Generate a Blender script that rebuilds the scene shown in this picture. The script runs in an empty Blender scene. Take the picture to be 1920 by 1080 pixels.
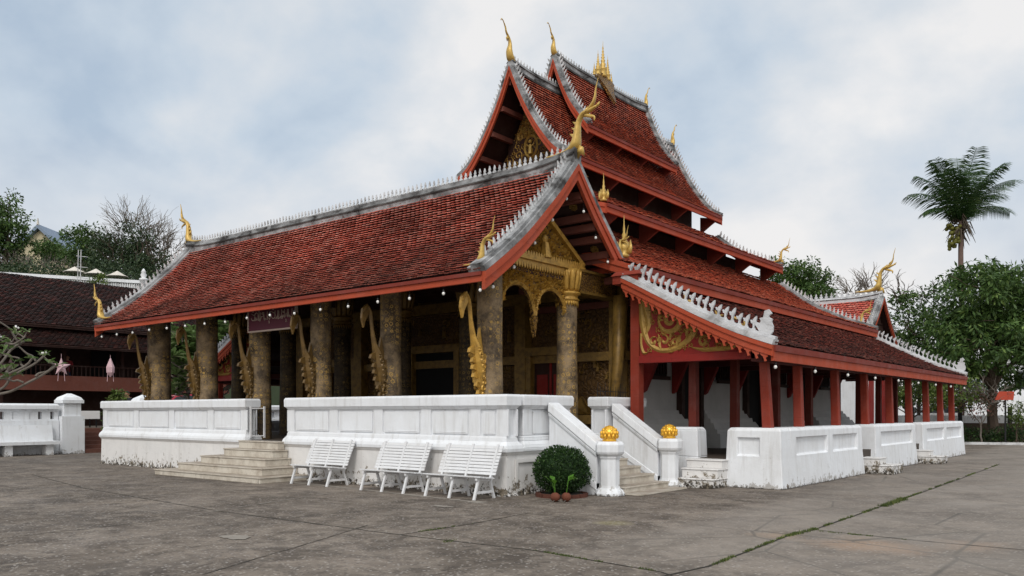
import bpy, math, random
from mathutils import Vector, Matrix
import numpy as np
random.seed(7)
rnd = random.random
def uni(a, b): return a + (b - a) * rnd()
scene = bpy.context.scene
COL = scene.collection

# ------------------------------------------------------------------ camera, sky, sun, exposure
# world X runs along the temple front (towards the right), Y runs deep along its side
cd = bpy.data.cameras.new("camera"); cam = bpy.data.objects.new("camera", cd); COL.objects.link(cam)
cam.location = (0, 0, 1.6)
YAW = math.atan2(0.627, 0.779)
cam.rotation_euler = (math.radians(90), 0, YAW)
cd.sensor_width = 36; cd.lens = 1560 / 1920 * 36; cd.shift_y = 233 / 1920
cd.clip_end = 3000; cd.clip_start = .1
scene.camera = cam
scene.view_settings.view_transform = 'Standard'; scene.view_settings.look = 'None'
scene.view_settings.exposure = 0.0; scene.view_settings.gamma = 1
SUN_DIR = Vector((0.35, -0.62, 0.80)).normalized()
w = bpy.data.worlds.new("World"); scene.world = w; w.use_nodes = True
def build_world():
    nt = w.node_tree; N = nt.nodes; L = nt.links; N.clear()
    def n(t, **k):
        o = N.new(t)
        for a, b in k.items(): setattr(o, a, b)
        return o
    def math_(op, a, b=None):
        o = n('ShaderNodeMath', operation=op)
        for i, v in enumerate((a, b)):
            if v is None: continue
            if isinstance(v, (int, float)): o.inputs[i].default_value = v
            else: L.new(v, o.inputs[i])
        return o.outputs[0]
    sky = n('ShaderNodeTexSky', sky_type='NISHITA'); sky.sun_disc = False
    sky.sun_elevation = math.asin(SUN_DIR.z); sky.sun_rotation = math.atan2(SUN_DIR.x, SUN_DIR.y)
    b1 = n('ShaderNodeBackground'); b1.inputs[1].default_value = .12; L.new(sky.outputs[0], b1.inputs[0])
    tc = n('ShaderNodeTexCoord'); sep = n('ShaderNodeSeparateXYZ'); L.new(tc.outputs['Generated'], sep.inputs[0])
    z = math_('MAXIMUM', sep.outputs[2], 0.0); zz = math_('ADD', z, .55)
    cx = math_('DIVIDE', sep.outputs[0], zz); cy = math_('DIVIDE', sep.outputs[1], zz)
    cmb = n('ShaderNodeCombineXYZ'); L.new(cx, cmb.inputs[0]); L.new(cy, cmb.inputs[1])
    cmb.inputs[2].default_value = 3.1
    n1 = n('ShaderNodeTexNoise'); n1.inputs['Scale'].default_value = 3.6; n1.inputs['Detail'].default_value = 7
    n1.inputs['Roughness'].default_value = .52; n1.inputs['Distortion'].default_value = .1; L.new(cmb.outputs[0], n1.inputs[0])
    n2 = n('ShaderNodeTexNoise'); n2.inputs['Scale'].default_value = 1.7; n2.inputs['Detail'].default_value = 4
    L.new(cmb.outputs[0], n2.inputs[0])
    mixn = math_('ADD', math_('MULTIPLY', n1.outputs[0], .62), math_('MULTIPLY', n2.outputs[0], .38))
    r = n('ShaderNodeValToRGB'); L.new(mixn, r.inputs[0])
    e = r.color_ramp.elements
    e[0].position = .40; e[0].color = (.47, .57, .69, 1)
    e[1].position = .62; e[1].color = (.93, .915, .90, 1)
    m1 = e.new(.47); m1.color = (.60, .685, .775, 1)
    m2 = e.new(.54); m2.color = (.74, .78, .82, 1)
    # pale warm band low on the horizon
    hz = n('ShaderNodeMapRange'); L.new(sep.outputs[2], hz.inputs[0]); hz.inputs[1].default_value = 0.02; hz.inputs[2].default_value = .30
    hz.inputs[3].default_value = .8; hz.inputs[4].default_value = 0
    mx = n('ShaderNodeMixRGB'); L.new(hz.outputs[0], mx.inputs[0]); L.new(r.outputs[0], mx.inputs[1]); mx.inputs[2].default_value = (.92, .86, .82, 1)
    # unseen sky behind the camera brightened and warmed sunward, to lift the walls
    dot = n('ShaderNodeVectorMath', operation='DOT_PRODUCT'); L.new(tc.outputs['Generated'], dot.inputs[0]); dot.inputs[1].default_value = SUN_DIR
    g = n('ShaderNodeMapRange', interpolation_type='SMOOTHSTEP'); L.new(dot.outputs['Value'], g.inputs[0])
    g.inputs[1].default_value = .1; g.inputs[2].default_value = 1; g.inputs[3].default_value = 1.0; g.inputs[4].default_value = 2.0
    wm = n('ShaderNodeMixRGB', blend_type='MULTIPLY'); wf = n('ShaderNodeMapRange'); L.new(dot.outputs['Value'], wf.inputs[0]); wf.inputs[1].default_value = .15; wf.inputs[2].default_value = .9
    L.new(wf.outputs[0], wm.inputs[0]); L.new(mx.outputs[0], wm.inputs[1]); wm.inputs[2].default_value = (1.0, .92, .82, 1)
    b2 = n('ShaderNodeBackground'); L.new(wm.outputs[0], b2.inputs[0]); L.new(g.outputs[0], b2.inputs[1])
    ms = n('ShaderNodeMixShader'); ms.inputs[0].default_value = .90; L.new(b1.outputs[0], ms.inputs[1]); L.new(b2.outputs[0], ms.inputs[2])
    o = n('ShaderNodeOutputWorld'); L.new(ms.outputs[0], o.inputs[0])
build_world()
sl = bpy.data.lights.new("sun", 'SUN'); sl.energy = 1.5; sl.angle = math.radians(14); sl.color = (1, .97, .93)
so = bpy.data.objects.new("sun", sl); COL.objects.link(so); so.rotation_euler = SUN_DIR.to_track_quat('Z', 'Y').to_euler()

# ------------------------------------------------------------------ helpers
def at(px, py, depth):
    """photo pixel + distance along the view -> world point"""
    a = (px - 960) / 1560 * depth
    return Vector((.779 * a - .627 * depth, .627 * a + .779 * depth, 1.6 + (773 - py) / 1560 * depth))
def atz(px, depth, z=0):
    v = at(px, 773, depth); v.z = z; return v

def smooth(pts, k=4):
    P = [np.array(p, float) for p in pts]; out = []
    for i in range(len(P) - 1):
        p0 = P[max(i - 1, 0)]; p1 = P[i]; p2 = P[i + 1]; p3 = P[min(i + 2, len(P) - 1)]
        for j in range(k):
            t = j / k
            out.append(.5 * (2 * p1 + (p2 - p0) * t + (2 * p0 - 5 * p1 + 4 * p2 - p3) * t * t + (3 * p1 - p0 - 3 * p2 + p3) * t ** 3))
    out.append(P[-1]); return out

class MB:
    def __init__(s): s.v = []; s.f = []; s.uv = None; s.m = []
    def add(s, vs, fs, m=0):
        b = len(s.v); s.v += [tuple(map(float, v)) for v in vs]
        for f in fs: s.f.append(tuple(b + i for i in f)); s.m.append(m)
    def box(s, x0, x1, y0, y1, z0, z1, m=0):
        s.add([(x0,y0,z0),(x1,y0,z0),(x1,y1,z0),(x0,y1,z0),(x0,y0,z1),(x1,y0,z1),(x1,y1,z1),(x0,y1,z1)],
              [(0,3,2,1),(4,5,6,7),(0,1,5,4),(1,2,6,5),(2,3,7,6),(3,0,4,7)], m)
    def hexa(s, a, b, m=0):       # two quads, bottom and top
        s.add(list(a) + list(b), [(0,3,2,1),(4,5,6,7),(0,1,5,4),(1,2,6,5),(2,3,7,6),(3,0,4,7)], m)
    def frust(s, x0, x1, y0, y1, z0, z1, t, m=0):   # box tapering inwards by t at the top
        s.hexa([(x0,y0,z0),(x1,y0,z0),(x1,y1,z0),(x0,y1,z0)], [(x0+t,y0+t,z1),(x1-t,y0+t,z1),(x1-t,y1-t,z1),(x0+t,y1-t,z1)], m)
    def bar(s, a, b, wd, h, up=(0,0,1), m=0):
        a = Vector(a); b = Vector(b); d = (b - a).normalized(); u = Vector(up)
        r = d.cross(u)
        if r.length < 1e-4: r = d.cross(Vector((1,0,0)))
        r.normalize(); u = r.cross(d).normalized(); r *= wd / 2; u *= h / 2
        s.hexa([a-r-u, a+r-u, b+r-u, b-r-u], [a-r+u, a+r+u, b+r+u, b-r+u], m)
    def ext(s, pts, off, m=0):    # polygon extruded by a vector
        n = len(pts); off = Vector(off); P = [Vector(p) for p in pts]
        fs = [tuple(range(n)), tuple(range(2*n-1, n-1, -1))] + [(i, n+i, n+(i+1)%n, (i+1)%n) for i in range(n)]
        s.add(P + [p + off for p in P], fs, m)
    def tube(s, path, rad, n=10, flat=1.0, up=(0,0,1), m=0):
        P = [Vector(p) for p in path]; b = len(s.v); k = len(P)
        if not hasattr(rad, '__len__'): rad = [rad] * k
        u = None
        for i, p in enumerate(P):
            d = (P[min(i+1, k-1)] - P[max(i-1, 0)]).normalized()
            if u is None:
                u = Vector(up) - d * d.dot(Vector(up))
                if u.length < 1e-3: u = Vector((1,0,0)) - d * d.x
            else: u = u - d * d.dot(u)
            u.normalize(); r = d.cross(u)
            for j in range(n):
                a = 2 * math.pi * j / n
                s.v.append(tuple(p + (u * math.cos(a) + r * math.sin(a) * flat) * rad[i]))
        for i in range(k - 1):
            for j in range(n):
                j2 = (j + 1) % n
                s.f.append((b+i*n+j, b+i*n+j2, b+(i+1)*n+j2, b+(i+1)*n+j)); s.m.append(m)
        s.f.append(tuple(b + j for j in range(n-1, -1, -1))); s.f.append(tuple(b+(k-1)*n+j for j in range(n))); s.m += [m, m]
    def lathe(s, c, prof, n=20, m=0, sq=False):
        c = Vector(c); b = len(s.v); k = len(prof)
        for r, z in prof:
            for j in range(n):
                a = 2*math.pi*(j + (.5 if n == 4 or n == 8 else 0))/n
                s.v.append((c.x + r*math.cos(a), c.y + r*math.sin(a), c.z + z))
        for i in range(k - 1):
            for j in range(n):
                j2 = (j+1) % n; s.f.append((b+i*n+j, b+i*n+j2, b+(i+1)*n+j2, b+(i+1)*n+j)); s.m.append(m)
        s.f.append(tuple(b+j for j in range(n-1, -1, -1))); s.f.append(tuple(b+(k-1)*n+j for j in range(n))); s.m += [m, m]
    def sphere(s, c, r, n=12, sc=(1,1,1), m=0):
        b = len(s.v); h = n // 2
        for i in range(h + 1):
            t = math.pi * i / h; t = min(max(t, .02), math.pi-.02)
            for j in range(n):
                a = 2*math.pi*j/n
                s.v.append((c[0]+r*sc[0]*math.sin(t)*math.cos(a), c[1]+r*sc[1]*math.sin(t)*math.sin(a), c[2]+r*sc[2]*math.cos(t)))
        for i in range(h):
            for j in range(n):
                j2 = (j+1) % n; s.f.append((b+i*n+j, b+(i+1)*n+j, b+(i+1)*n+j2, b+i*n+j2)); s.m.append(m)
    def build(s, name, mats, parent=None, sm=False, local=False, loc=None, rz=0):
        me = bpy.data.meshes.new(name)
        V = np.array(s.v, float).reshape(-1, 3)
        if local: c = np.zeros(3)
        else:
            lo = V.min(0); hi = V.max(0); c = np.array([(lo[0]+hi[0])/2, (lo[1]+hi[1])/2, lo[2]])
        V = V - c
        me.from_pydata(V.tolist(), [], s.f); me.update()
        if not isinstance(mats, (list, tuple)): mats = [mats]
        for q in mats: me.materials.append(q)
        if len(mats) > 1: me.polygons.foreach_set('material_index', s.m)
        if sm: me.polygons.foreach_set('use_smooth', [True] * len(me.polygons))
        o = bpy.data.objects.new(name, me); COL.objects.link(o)
        if local: o.location = loc if loc is not None else (0,0,0); o.rotation_euler.z = rz
        else: o.location = c
        if parent is not None:
            o.parent = parent
            if not local:
                base = Vector((0,0,0)); p = parent
                while p is not None: base += p.location; p = p.parent
                o.location = Vector(c) - base
        return o

def tag(o, label=None, cat=None, group=None, kind=None):
    if label: o['label'] = label
    if cat: o['category'] = cat
    if group: o['group'] = group
    if kind: o['kind'] = kind
    return o
def thing(name, label, cat, loc=(0,0,0), group=None, rz=0):
    o = bpy.data.objects.new(name, None); COL.objects.link(o); o.location = loc; o.rotation_euler.z = rz
    o.empty_display_size = .3
    return tag(o, label, cat, group)
def dup(o, loc=None, rz=None, label=None, parent=None, sc=None):
    c = o.copy(); COL.objects.link(c)
    c.parent = parent if parent is not None else (o.parent if loc is not None and parent is None else parent)
    if loc is not None: c.location = loc
    if rz is not None: c.rotation_euler.z = rz
    if label: c['label'] = label
    if sc: c.scale = (sc, sc, sc)
    for ch in list(o.children):
        d = dup(ch, parent=c); d.location = ch.location
    return c

# ------------------------------------------------------------------ materials
class NT:
    def __init__(s, name):
        s.mat = bpy.data.materials.new(name); s.mat.use_nodes = True
        s.t = s.mat.node_tree; s.b = s.t.nodes['Principled BSDF']; s.c = None
    def n(s, t, **k):
        o = s.t.nodes.new(t)
        for a, v in k.items(): setattr(o, a, v)
        return o
    def l(s, a, b): s.t.links.new(a, b)
    def coord(s, kind='Object'):
        return s.n('ShaderNodeTexCoord').outputs[kind]
    def pos(s): return s.n('ShaderNodeNewGeometry').outputs['Position']
    def noise(s, scale, detail=5, rough=.6, vec=None, dist=0, stretch=None):
        o = s.n('ShaderNodeTexNoise'); o.inputs['Scale'].default_value = scale; o.inputs['Detail'].default_value = detail
        o.inputs['Roughness'].default_value = rough; o.inputs['Distortion'].default_value = dist
        v = vec if vec is not None else s.pos()
        if stretch:
            mp = s.n('ShaderNodeMapping'); mp.inputs['Scale'].default_value = stretch; s.l(v, mp.inputs[0]); v = mp.outputs[0]
        s.l(v, o.inputs[0]); return o.outputs[0]
    def vor(s, scale, feat='F1', vec=None, out=0, rand=1):
        o = s.n('ShaderNodeTexVoronoi', feature=feat); o.inputs['Scale'].default_value = scale
        o.inputs['Randomness'].default_value = rand
        s.l(vec if vec is not None else s.pos(), o.inputs[0]); return o.outputs[out]
    def ramp(s, fac, stops):
        o = s.n('ShaderNodeValToRGB'); e = o.color_ramp.elements
        s.l(fac, o.inputs[0])
        for i, (p, c) in enumerate(stops):
            if isinstance(c, (int, float)): c = (c, c, c)
            el = e[i] if i < 2 else e.new(p)
            el.position = p; el.color = (*c, 1)
        return o.outputs[0]
    def mix(s, fac, a, b, mode='MIX'):
        o = s.n('ShaderNodeMixRGB', blend_type=mode)
        for i, v in ((0, fac), (1, a), (2, b)):
            if isinstance(v, (int, float)): o.inputs[i].default_value = v
            elif isinstance(v, tuple): o.inputs[i].default_value = (*v, 1)
            else: s.l(v, o.inputs[i])
        return o.outputs[0]
    def m(s, op, a, b=0.0):
        o = s.n('ShaderNodeMath', operation=op)
        for i, v in enumerate((a, b)):
            if isinstance(v, (int, float)): o.inputs[i].default_value = v
            else: s.l(v, o.inputs[i])
        return o.outputs[0]
    def z(s):
        o = s.n('ShaderNodeSeparateXYZ'); s.l(s.pos(), o.inputs[0]); return o.outputs[2]
    def rng(s, v, a, b, c=0, d=1):
        o = s.n('ShaderNodeMapRange'); s.l(v, o.inputs[0])
        for i, q in enumerate((a, b, c, d)): o.inputs[i+1].default_value = q
        return o.outputs[0]
    def done(s, col, rough=.8, metal=0.0, bump=None, bs=.3, bd=.02, spec=.3):
        if isinstance(col, tuple): s.b.inputs['Base Color'].default_value = (*col, 1)
        else: s.l(col, s.b.inputs['Base Color'])
        if isinstance(rough, (int, float)): s.b.inputs['Roughness'].default_value = rough
        else: s.l(rough, s.b.inputs['Roughness'])
        s.b.inputs['Metallic'].default_value = metal
        s.b.inputs['Specular IOR Level'].default_value = spec
        if bump is not None:
            o = s.n('ShaderNodeBump'); o.inputs['Strength'].default_value = bs; o.inputs['Distance'].default_value = bd
            s.l(bump, o.inputs['Height']); s.l(o.outputs[0], s.b.inputs['Normal'])
        return s.mat

def tile_mat(name, cols, mould=.5, dark=(.03,.02,.018), zlo=None, zhi=None):
    q = NT(name); isl = q.n('ShaderNodeNewGeometry').outputs['Random Per Island']
    c = q.ramp(isl, [(0, cols[0]), (1, cols[-1])] + [((i+1)/(len(cols)-1), cols[i+1]) for i in range(len(cols)-2)])
    c = q.mix(q.noise(30, 4), c, (.5,.5,.5), 'OVERLAY')
    big = q.noise(.75, 6, .68)
    f = q.ramp(big, [(.38, 1.0), (.66, 0.0)])
    k = q.m('MULTIPLY', f, mould)
    if zlo is not None:
        k = q.m('ADD', k, q.rng(q.m('ADD', q.z(), q.m('MULTIPLY', q.noise(.9, 5), .9)), zlo + .45, zhi + .45, .45, 0))
    k = q.m('MULTIPLY', k, q.ramp(q.noise(9, 4, .7), [(.3, .45), (.6, 1.0)]))
    k = q.m('MINIMUM', k, .95)
    c = q.mix(k, c, dark)
    return q.done(c, .62, bump=q.noise(60, 4), bs=.4, bd=.006, spec=.35)
M = {}
M['tile_porch'] = tile_mat('porch_tile', [(.34,.075,.050), (.60,.15,.10), (.68,.19,.135), (.74,.32,.25), (.63,.165,.11)], .62, (.030,.019,.016), 4.0, 5.6)
M['tile_upper'] = tile_mat('upper_tile', [(.14,.028,.018), (.40,.078,.036), (.54,.12,.058), (.44,.086,.040), (.27,.048,.026), (.60,.20,.12)], .4, (.035,.018,.015))
M['tile_low'] = tile_mat('gallery_tile', [(.04,.016,.013), (.19,.040,.028), (.33,.066,.044), (.10,.025,.018), (.16,.034,.024), (.40,.15,.11)], .5, (.026,.015,.014), 2.9, 5.2)
M['tile_house'] = tile_mat('house_tile', [(.022,.013,.011), (.045,.020,.016), (.11,.030,.022), (.03,.016,.014)], .75, (.018,.014,.013))
M['tile_bright'] = tile_mat('bright_tile', [(.34,.06,.045), (.48,.085,.06), (.5,.16,.12), (.40,.07,.05)], .1)
def paint(name, col, var=.35, rough=.55, dirt=(.03,.02,.015), amt=.35):
    q = NT(name); n = q.noise(2.2, 6, .65); c = q.mix(q.ramp(n, [(.45, 0.0), (.75, amt)]), col, dirt)
    c = q.mix(q.m('MULTIPLY', q.noise(11, 5, .6, stretch=(1,1,.25)), var), c, tuple(x*.62 for x in col))
    c = q.mix(q.ramp(q.noise(1.1, 6, .7), [(.48, 0.0), (.70, .38)]), c, tuple(min(.8, x*1.25+.05) for x in col))
    g1 = q.noise(6, 6, .7, stretch=(.5,.5,6)); g2 = q.noise(6, 6, .7, stretch=(6,6,.4))
    c = q.mix(q.ramp(g1, [(.56, 0.0), (.66, .45)]), c, tuple(x*.45 for x in col)); c = q.mix(q.ramp(g2, [(.57, 0.0), (.67, .45)]), c, tuple(x*.45 for x in col))
    return q.done(c, q.ramp(q.noise(3, 4), [(.3, rough), (.7, min(1, rough+.3))]), bump=q.m('ADD', g1, g2), bs=.35, bd=.006, spec=.25)
M['red'] = paint('red_paint', (.40,.066,.027), .45)
M['post_shade'] = paint('post_red_shaded', (.13,.022,.014), .5)  # inner posts: the post red darkened to paint in the gallery shade
M['red_mould'] = paint('eave_moulding_red', (.20,.032,.020), .4)
M['purlin'] = paint('purlin_paint', (.17,.055,.04), .4)
M['red_dark'] = paint('dark_red_wood', (.085,.016,.012), .5)
M['red_deep'] = paint('deep_red_panel', (.23,.019,.015), .3)
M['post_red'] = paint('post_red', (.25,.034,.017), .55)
M['bracket'] = paint('bracket_red', (.16,.03,.018), .4)
M['wood_dark'] = paint('dark_wood', (.035,.014,.010), .5)
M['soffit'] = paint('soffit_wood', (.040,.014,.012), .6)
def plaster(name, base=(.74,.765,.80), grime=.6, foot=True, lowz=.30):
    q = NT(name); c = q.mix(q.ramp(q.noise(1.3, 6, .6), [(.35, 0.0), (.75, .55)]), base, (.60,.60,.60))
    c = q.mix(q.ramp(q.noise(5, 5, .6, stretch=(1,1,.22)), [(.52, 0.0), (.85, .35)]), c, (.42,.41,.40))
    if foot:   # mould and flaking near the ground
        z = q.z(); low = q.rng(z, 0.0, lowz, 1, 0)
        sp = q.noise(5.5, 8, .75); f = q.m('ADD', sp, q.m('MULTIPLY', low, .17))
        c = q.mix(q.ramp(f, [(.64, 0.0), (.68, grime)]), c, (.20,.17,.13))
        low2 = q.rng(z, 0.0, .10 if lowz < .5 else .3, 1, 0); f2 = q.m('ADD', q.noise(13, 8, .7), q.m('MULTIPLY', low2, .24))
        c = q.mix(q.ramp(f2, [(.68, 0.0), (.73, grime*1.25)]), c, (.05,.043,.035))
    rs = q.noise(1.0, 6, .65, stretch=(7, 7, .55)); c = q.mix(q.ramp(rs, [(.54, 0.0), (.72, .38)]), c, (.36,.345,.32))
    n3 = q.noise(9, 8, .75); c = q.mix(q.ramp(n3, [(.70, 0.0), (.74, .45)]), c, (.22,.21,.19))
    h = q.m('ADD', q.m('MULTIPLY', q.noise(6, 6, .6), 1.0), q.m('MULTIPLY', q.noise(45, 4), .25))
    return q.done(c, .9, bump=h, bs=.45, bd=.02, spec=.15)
M['white'] = plaster('whitewash')
M['white_clean'] = plaster('whitewash_upper', foot=False)
M['hall_white'] = plaster('shaded_whitewash', (.42,.42,.42), foot=False)  # whitewash darkened, painting the covered gallery's shade into the wall colour
M['white_old'] = plaster('whitewash_flaking', (.70,.69,.68), 1.0, lowz=.55)
def weath(name, base, dark, lo, hi):
    q = NT(name); f = q.noise(1.7, 8, .62, stretch=(1,1,1.6), dist=.5); c = q.mix(q.ramp(f, [(lo, 0.0), (hi, 1.0)]), base, dark)
    c = q.mix(q.ramp(q.noise(5, 6, .7, stretch=(1,1,4)), [(.5, 0.0), (.75, .45)]), c, dark)
    return q.done(c, .92, bump=q.noise(20, 6, .7), bs=.4, bd=.02, spec=.15)
M['ridge'] = weath('weathered_plaster', (.38,.39,.40), (.045,.043,.042), .36, .64)
M['ridge_dark'] = weath('blackened_plaster', (.11,.108,.105), (.03,.028,.027), .4, .6)
M['crest'] = weath('crest_plaster', (.60,.61,.62), (.12,.115,.11), .45, .75)
M['crest_white'] = weath('crest_white', (.56,.57,.59), (.17,.165,.16), .48, .78)
def goldmat(name, base=(.60,.37,.075), dark=(.10,.05,.015), relief=0, metal=.35, rough=.42, lo=.05, hi=.22, wear=.3):
    q = NT(name); p = q.coord()
    if relief:
        v = q.vor(relief, 'DISTANCE_TO_EDGE'); w1 = q.noise(relief*.6, 3, .5, dist=2.5)
        h = q.m('MULTIPLY', q.m('ADD', q.m('MULTIPLY', v, 2.2), q.m('ABSOLUTE', q.m('SUBTRACT', w1, .5))), 1.0)
        c = q.mix(q.ramp(h, [(lo, 0.0), (hi, 1.0)]), dark, base)
        c = q.mix(q.ramp(q.noise(1.6, 5, .6), [(.42, 0.0), (.75, wear)]), c, dark)
        return q.done(c, rough, metal, bump=h, bs=.8, bd=.03, spec=.4)
    c = q.mix(q.ramp(q.noise(7, 6, .7), [(.45, 0.0), (.75, wear)]), base, dark)
    return q.done(c, rough, metal, bump=q.noise(18, 4), bs=.3, bd=.015, spec=.4)
M['gold'] = goldmat('gold_paint', (.52,.345,.09), (.20,.12,.03), wear=.45, metal=.25)
M['gold_bright'] = goldmat('bright_gold', (.78,.43,.045), (.35,.16,.02), wear=.3, metal=.45, rough=.3)
M['gold_relief'] = goldmat('gold_relief', (.27,.145,.026), (.030,.012,.008), relief=13, lo=.14, hi=.36, wear=.6)
M['gold_old'] = goldmat('old_gold', (.22,.13,.030), (.035,.022,.012), wear=.85, metal=.2)
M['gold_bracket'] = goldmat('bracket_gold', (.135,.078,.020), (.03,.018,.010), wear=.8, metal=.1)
M['gold_aged'] = goldmat('aged_gold', (.46,.265,.05), (.07,.035,.012), wear=.75, metal=.3)
M['gold_scroll'] = goldmat('ochre_scroll', (.37,.23,.055), (.14,.07,.02), wear=.5, metal=.1, rough=.55)
M['gold_wall'] = goldmat('gilded_wall_relief', (.13,.068,.018), (.016,.008,.006), relief=9, wear=.6, rough=.5, metal=.2)
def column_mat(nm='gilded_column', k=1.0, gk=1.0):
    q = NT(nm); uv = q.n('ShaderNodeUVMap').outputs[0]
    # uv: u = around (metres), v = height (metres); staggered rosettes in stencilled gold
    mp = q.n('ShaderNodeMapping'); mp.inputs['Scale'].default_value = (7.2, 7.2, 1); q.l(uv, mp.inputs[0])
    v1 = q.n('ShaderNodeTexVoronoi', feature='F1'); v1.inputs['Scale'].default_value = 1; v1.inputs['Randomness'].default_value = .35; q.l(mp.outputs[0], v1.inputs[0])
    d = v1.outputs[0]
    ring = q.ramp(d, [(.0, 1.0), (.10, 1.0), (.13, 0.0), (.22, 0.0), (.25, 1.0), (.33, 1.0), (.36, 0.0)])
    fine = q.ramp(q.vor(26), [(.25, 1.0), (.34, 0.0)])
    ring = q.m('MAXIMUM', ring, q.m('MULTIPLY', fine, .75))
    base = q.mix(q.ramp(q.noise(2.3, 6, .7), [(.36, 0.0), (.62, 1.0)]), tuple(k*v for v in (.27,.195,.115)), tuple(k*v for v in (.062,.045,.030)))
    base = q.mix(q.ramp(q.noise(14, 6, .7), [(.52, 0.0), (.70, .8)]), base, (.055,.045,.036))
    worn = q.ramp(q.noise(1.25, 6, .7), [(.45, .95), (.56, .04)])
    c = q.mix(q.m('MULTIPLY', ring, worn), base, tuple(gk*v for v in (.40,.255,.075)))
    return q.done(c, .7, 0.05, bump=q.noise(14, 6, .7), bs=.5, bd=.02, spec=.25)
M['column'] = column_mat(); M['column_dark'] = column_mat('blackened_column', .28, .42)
def simple(name, col, rough=.7, metal=0.0, var=.2, sc=8, bs=.2):
    q = NT(name); c = q.mix(q.m('MULTIPLY', q.noise(sc, 5), var*2), col, tuple(x*.45 for x in col))
    return q.done(c, rough, metal, bump=q.noise(sc*4, 3), bs=bs, bd=.005)
M['bench'] = plaster('bench_white', (.64,.65,.67), .15, foot=False)
M['iron'] = simple('dark_iron', (.03,.03,.032), .5, .4)
M['bark'] = simple('bark', (.09,.065,.048), .9, 0, .5, 6, .8)
M['bark_grey'] = simple('grey_bark', (.20,.175,.15), .9, 0, .4, 6, .8)
M['palm_bark'] = simple('palm_bark', (.17,.115,.095), .9, 0, .4, 6, .8)
M['brick'] = simple('brick', (.12,.045,.03), .9, 0, .4, 12, .6)
M['black'] = simple('void_black', (.006,.006,.007), .8)
M['cream'] = simple('cream_wall', (.50,.44,.30), .9)
M['bulb'] = simple('bulb_glass', (.80,.80,.78), .25, 0, .03)
M['nut'] = simple('coconut_husk', (.17,.055,.03), .8, 0, .5)
M['green_nut'] = simple('green_coconut', (.17,.17,.03), .6, 0, .5)
M['canvas'] = simple('cream_canvas', (.62,.58,.52), .9, 0, .1)
M['blue_roof'] = simple('blue_grey_roof', (.22,.28,.37), .7, 0, .3)
M['brown_band'] = paint('brown_band', (.21,.072,.05), .4)
M['cloth'] = simple('white_cloth', (.72,.71,.70), .9, 0, .08)
M['pink'] = simple('pink_paper', (.62,.42,.45), .8, 0, .2)
M['skin'] = simple('skin', (.33,.17,.11), .6, 0, .15)
M['shirt_red'] = simple('red_shirt', (.28,.03,.04), .9); M['shirt_dark'] = simple('dark_shirt', (.02,.022,.03), .9)
M['shirt_pale'] = simple('pale_shirt', (.5,.52,.55), .9, 0, .1)
M['hair'] = simple('black_hair', (.012,.010,.010), .6); M['denim'] = simple('denim', (.03,.045,.09), .9)
M['car_red'] = simple('red_car_paint', (.30,.02,.035), .25, .1, .05); M['glass'] = simple('dark_glass', (.02,.025,.03), .08, 0, .05)
M['car_white'] = simple('white_car_paint', (.7,.71,.72), .25, 0, .05); M['rubber'] = simple('rubber', (.02,.02,.02), .9)
M['chrome'] = simple('steel', (.5,.5,.5), .3, .9, .05)
M['orange'] = simple('orange_red_sign', (.42,.06,.03), .6); M['purple'] = simple('maroon_board', (.09,.014,.03), .6)
M['sign_text'] = simple('faded_lettering', (.42,.33,.28), .7)
def steps_mat():
    q = NT('stone_steps'); nz = q.n('ShaderNodeSeparateXYZ'); q.l(q.n('ShaderNodeNewGeometry').outputs['Normal'], nz.inputs[0])
    up = q.rng(nz.outputs[2], .4, .9)
    side = q.mix(q.ramp(q.noise(2.8, 7, .7), [(.42, 0.0), (.7, .8)]), (.56,.52,.45), (.29,.24,.185))
    side = q.mix(q.ramp(q.noise(9, 7, .75, stretch=(1,1,.4)), [(.60, 0.0), (.70, .7)]), side, (.09,.075,.06))
    top = q.mix(q.ramp(q.noise(3.5, 6, .7), [(.4, 0.0), (.65, .9)]), (.27,.225,.18), (.42,.38,.33))
    c = q.mix(up, side, top); return q.done(c, .8, bump=q.noise(20, 6), bs=.4, bd=.01)
M['steps'] = steps_mat(); M['floor_dark'] = simple('darkened_floor', (.075,.058,.045), .7, 0, .4, 3)  # dark brown floor, darkened further to deepen shade in porch and gallery
def brown_steps(): return simple('red_brown_steps', (.10,.045,.035), .8, 0, .4)
M['steps_brown'] = simple('red_brown_steps', (.17,.075,.055), .8, 0, .4)
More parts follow.
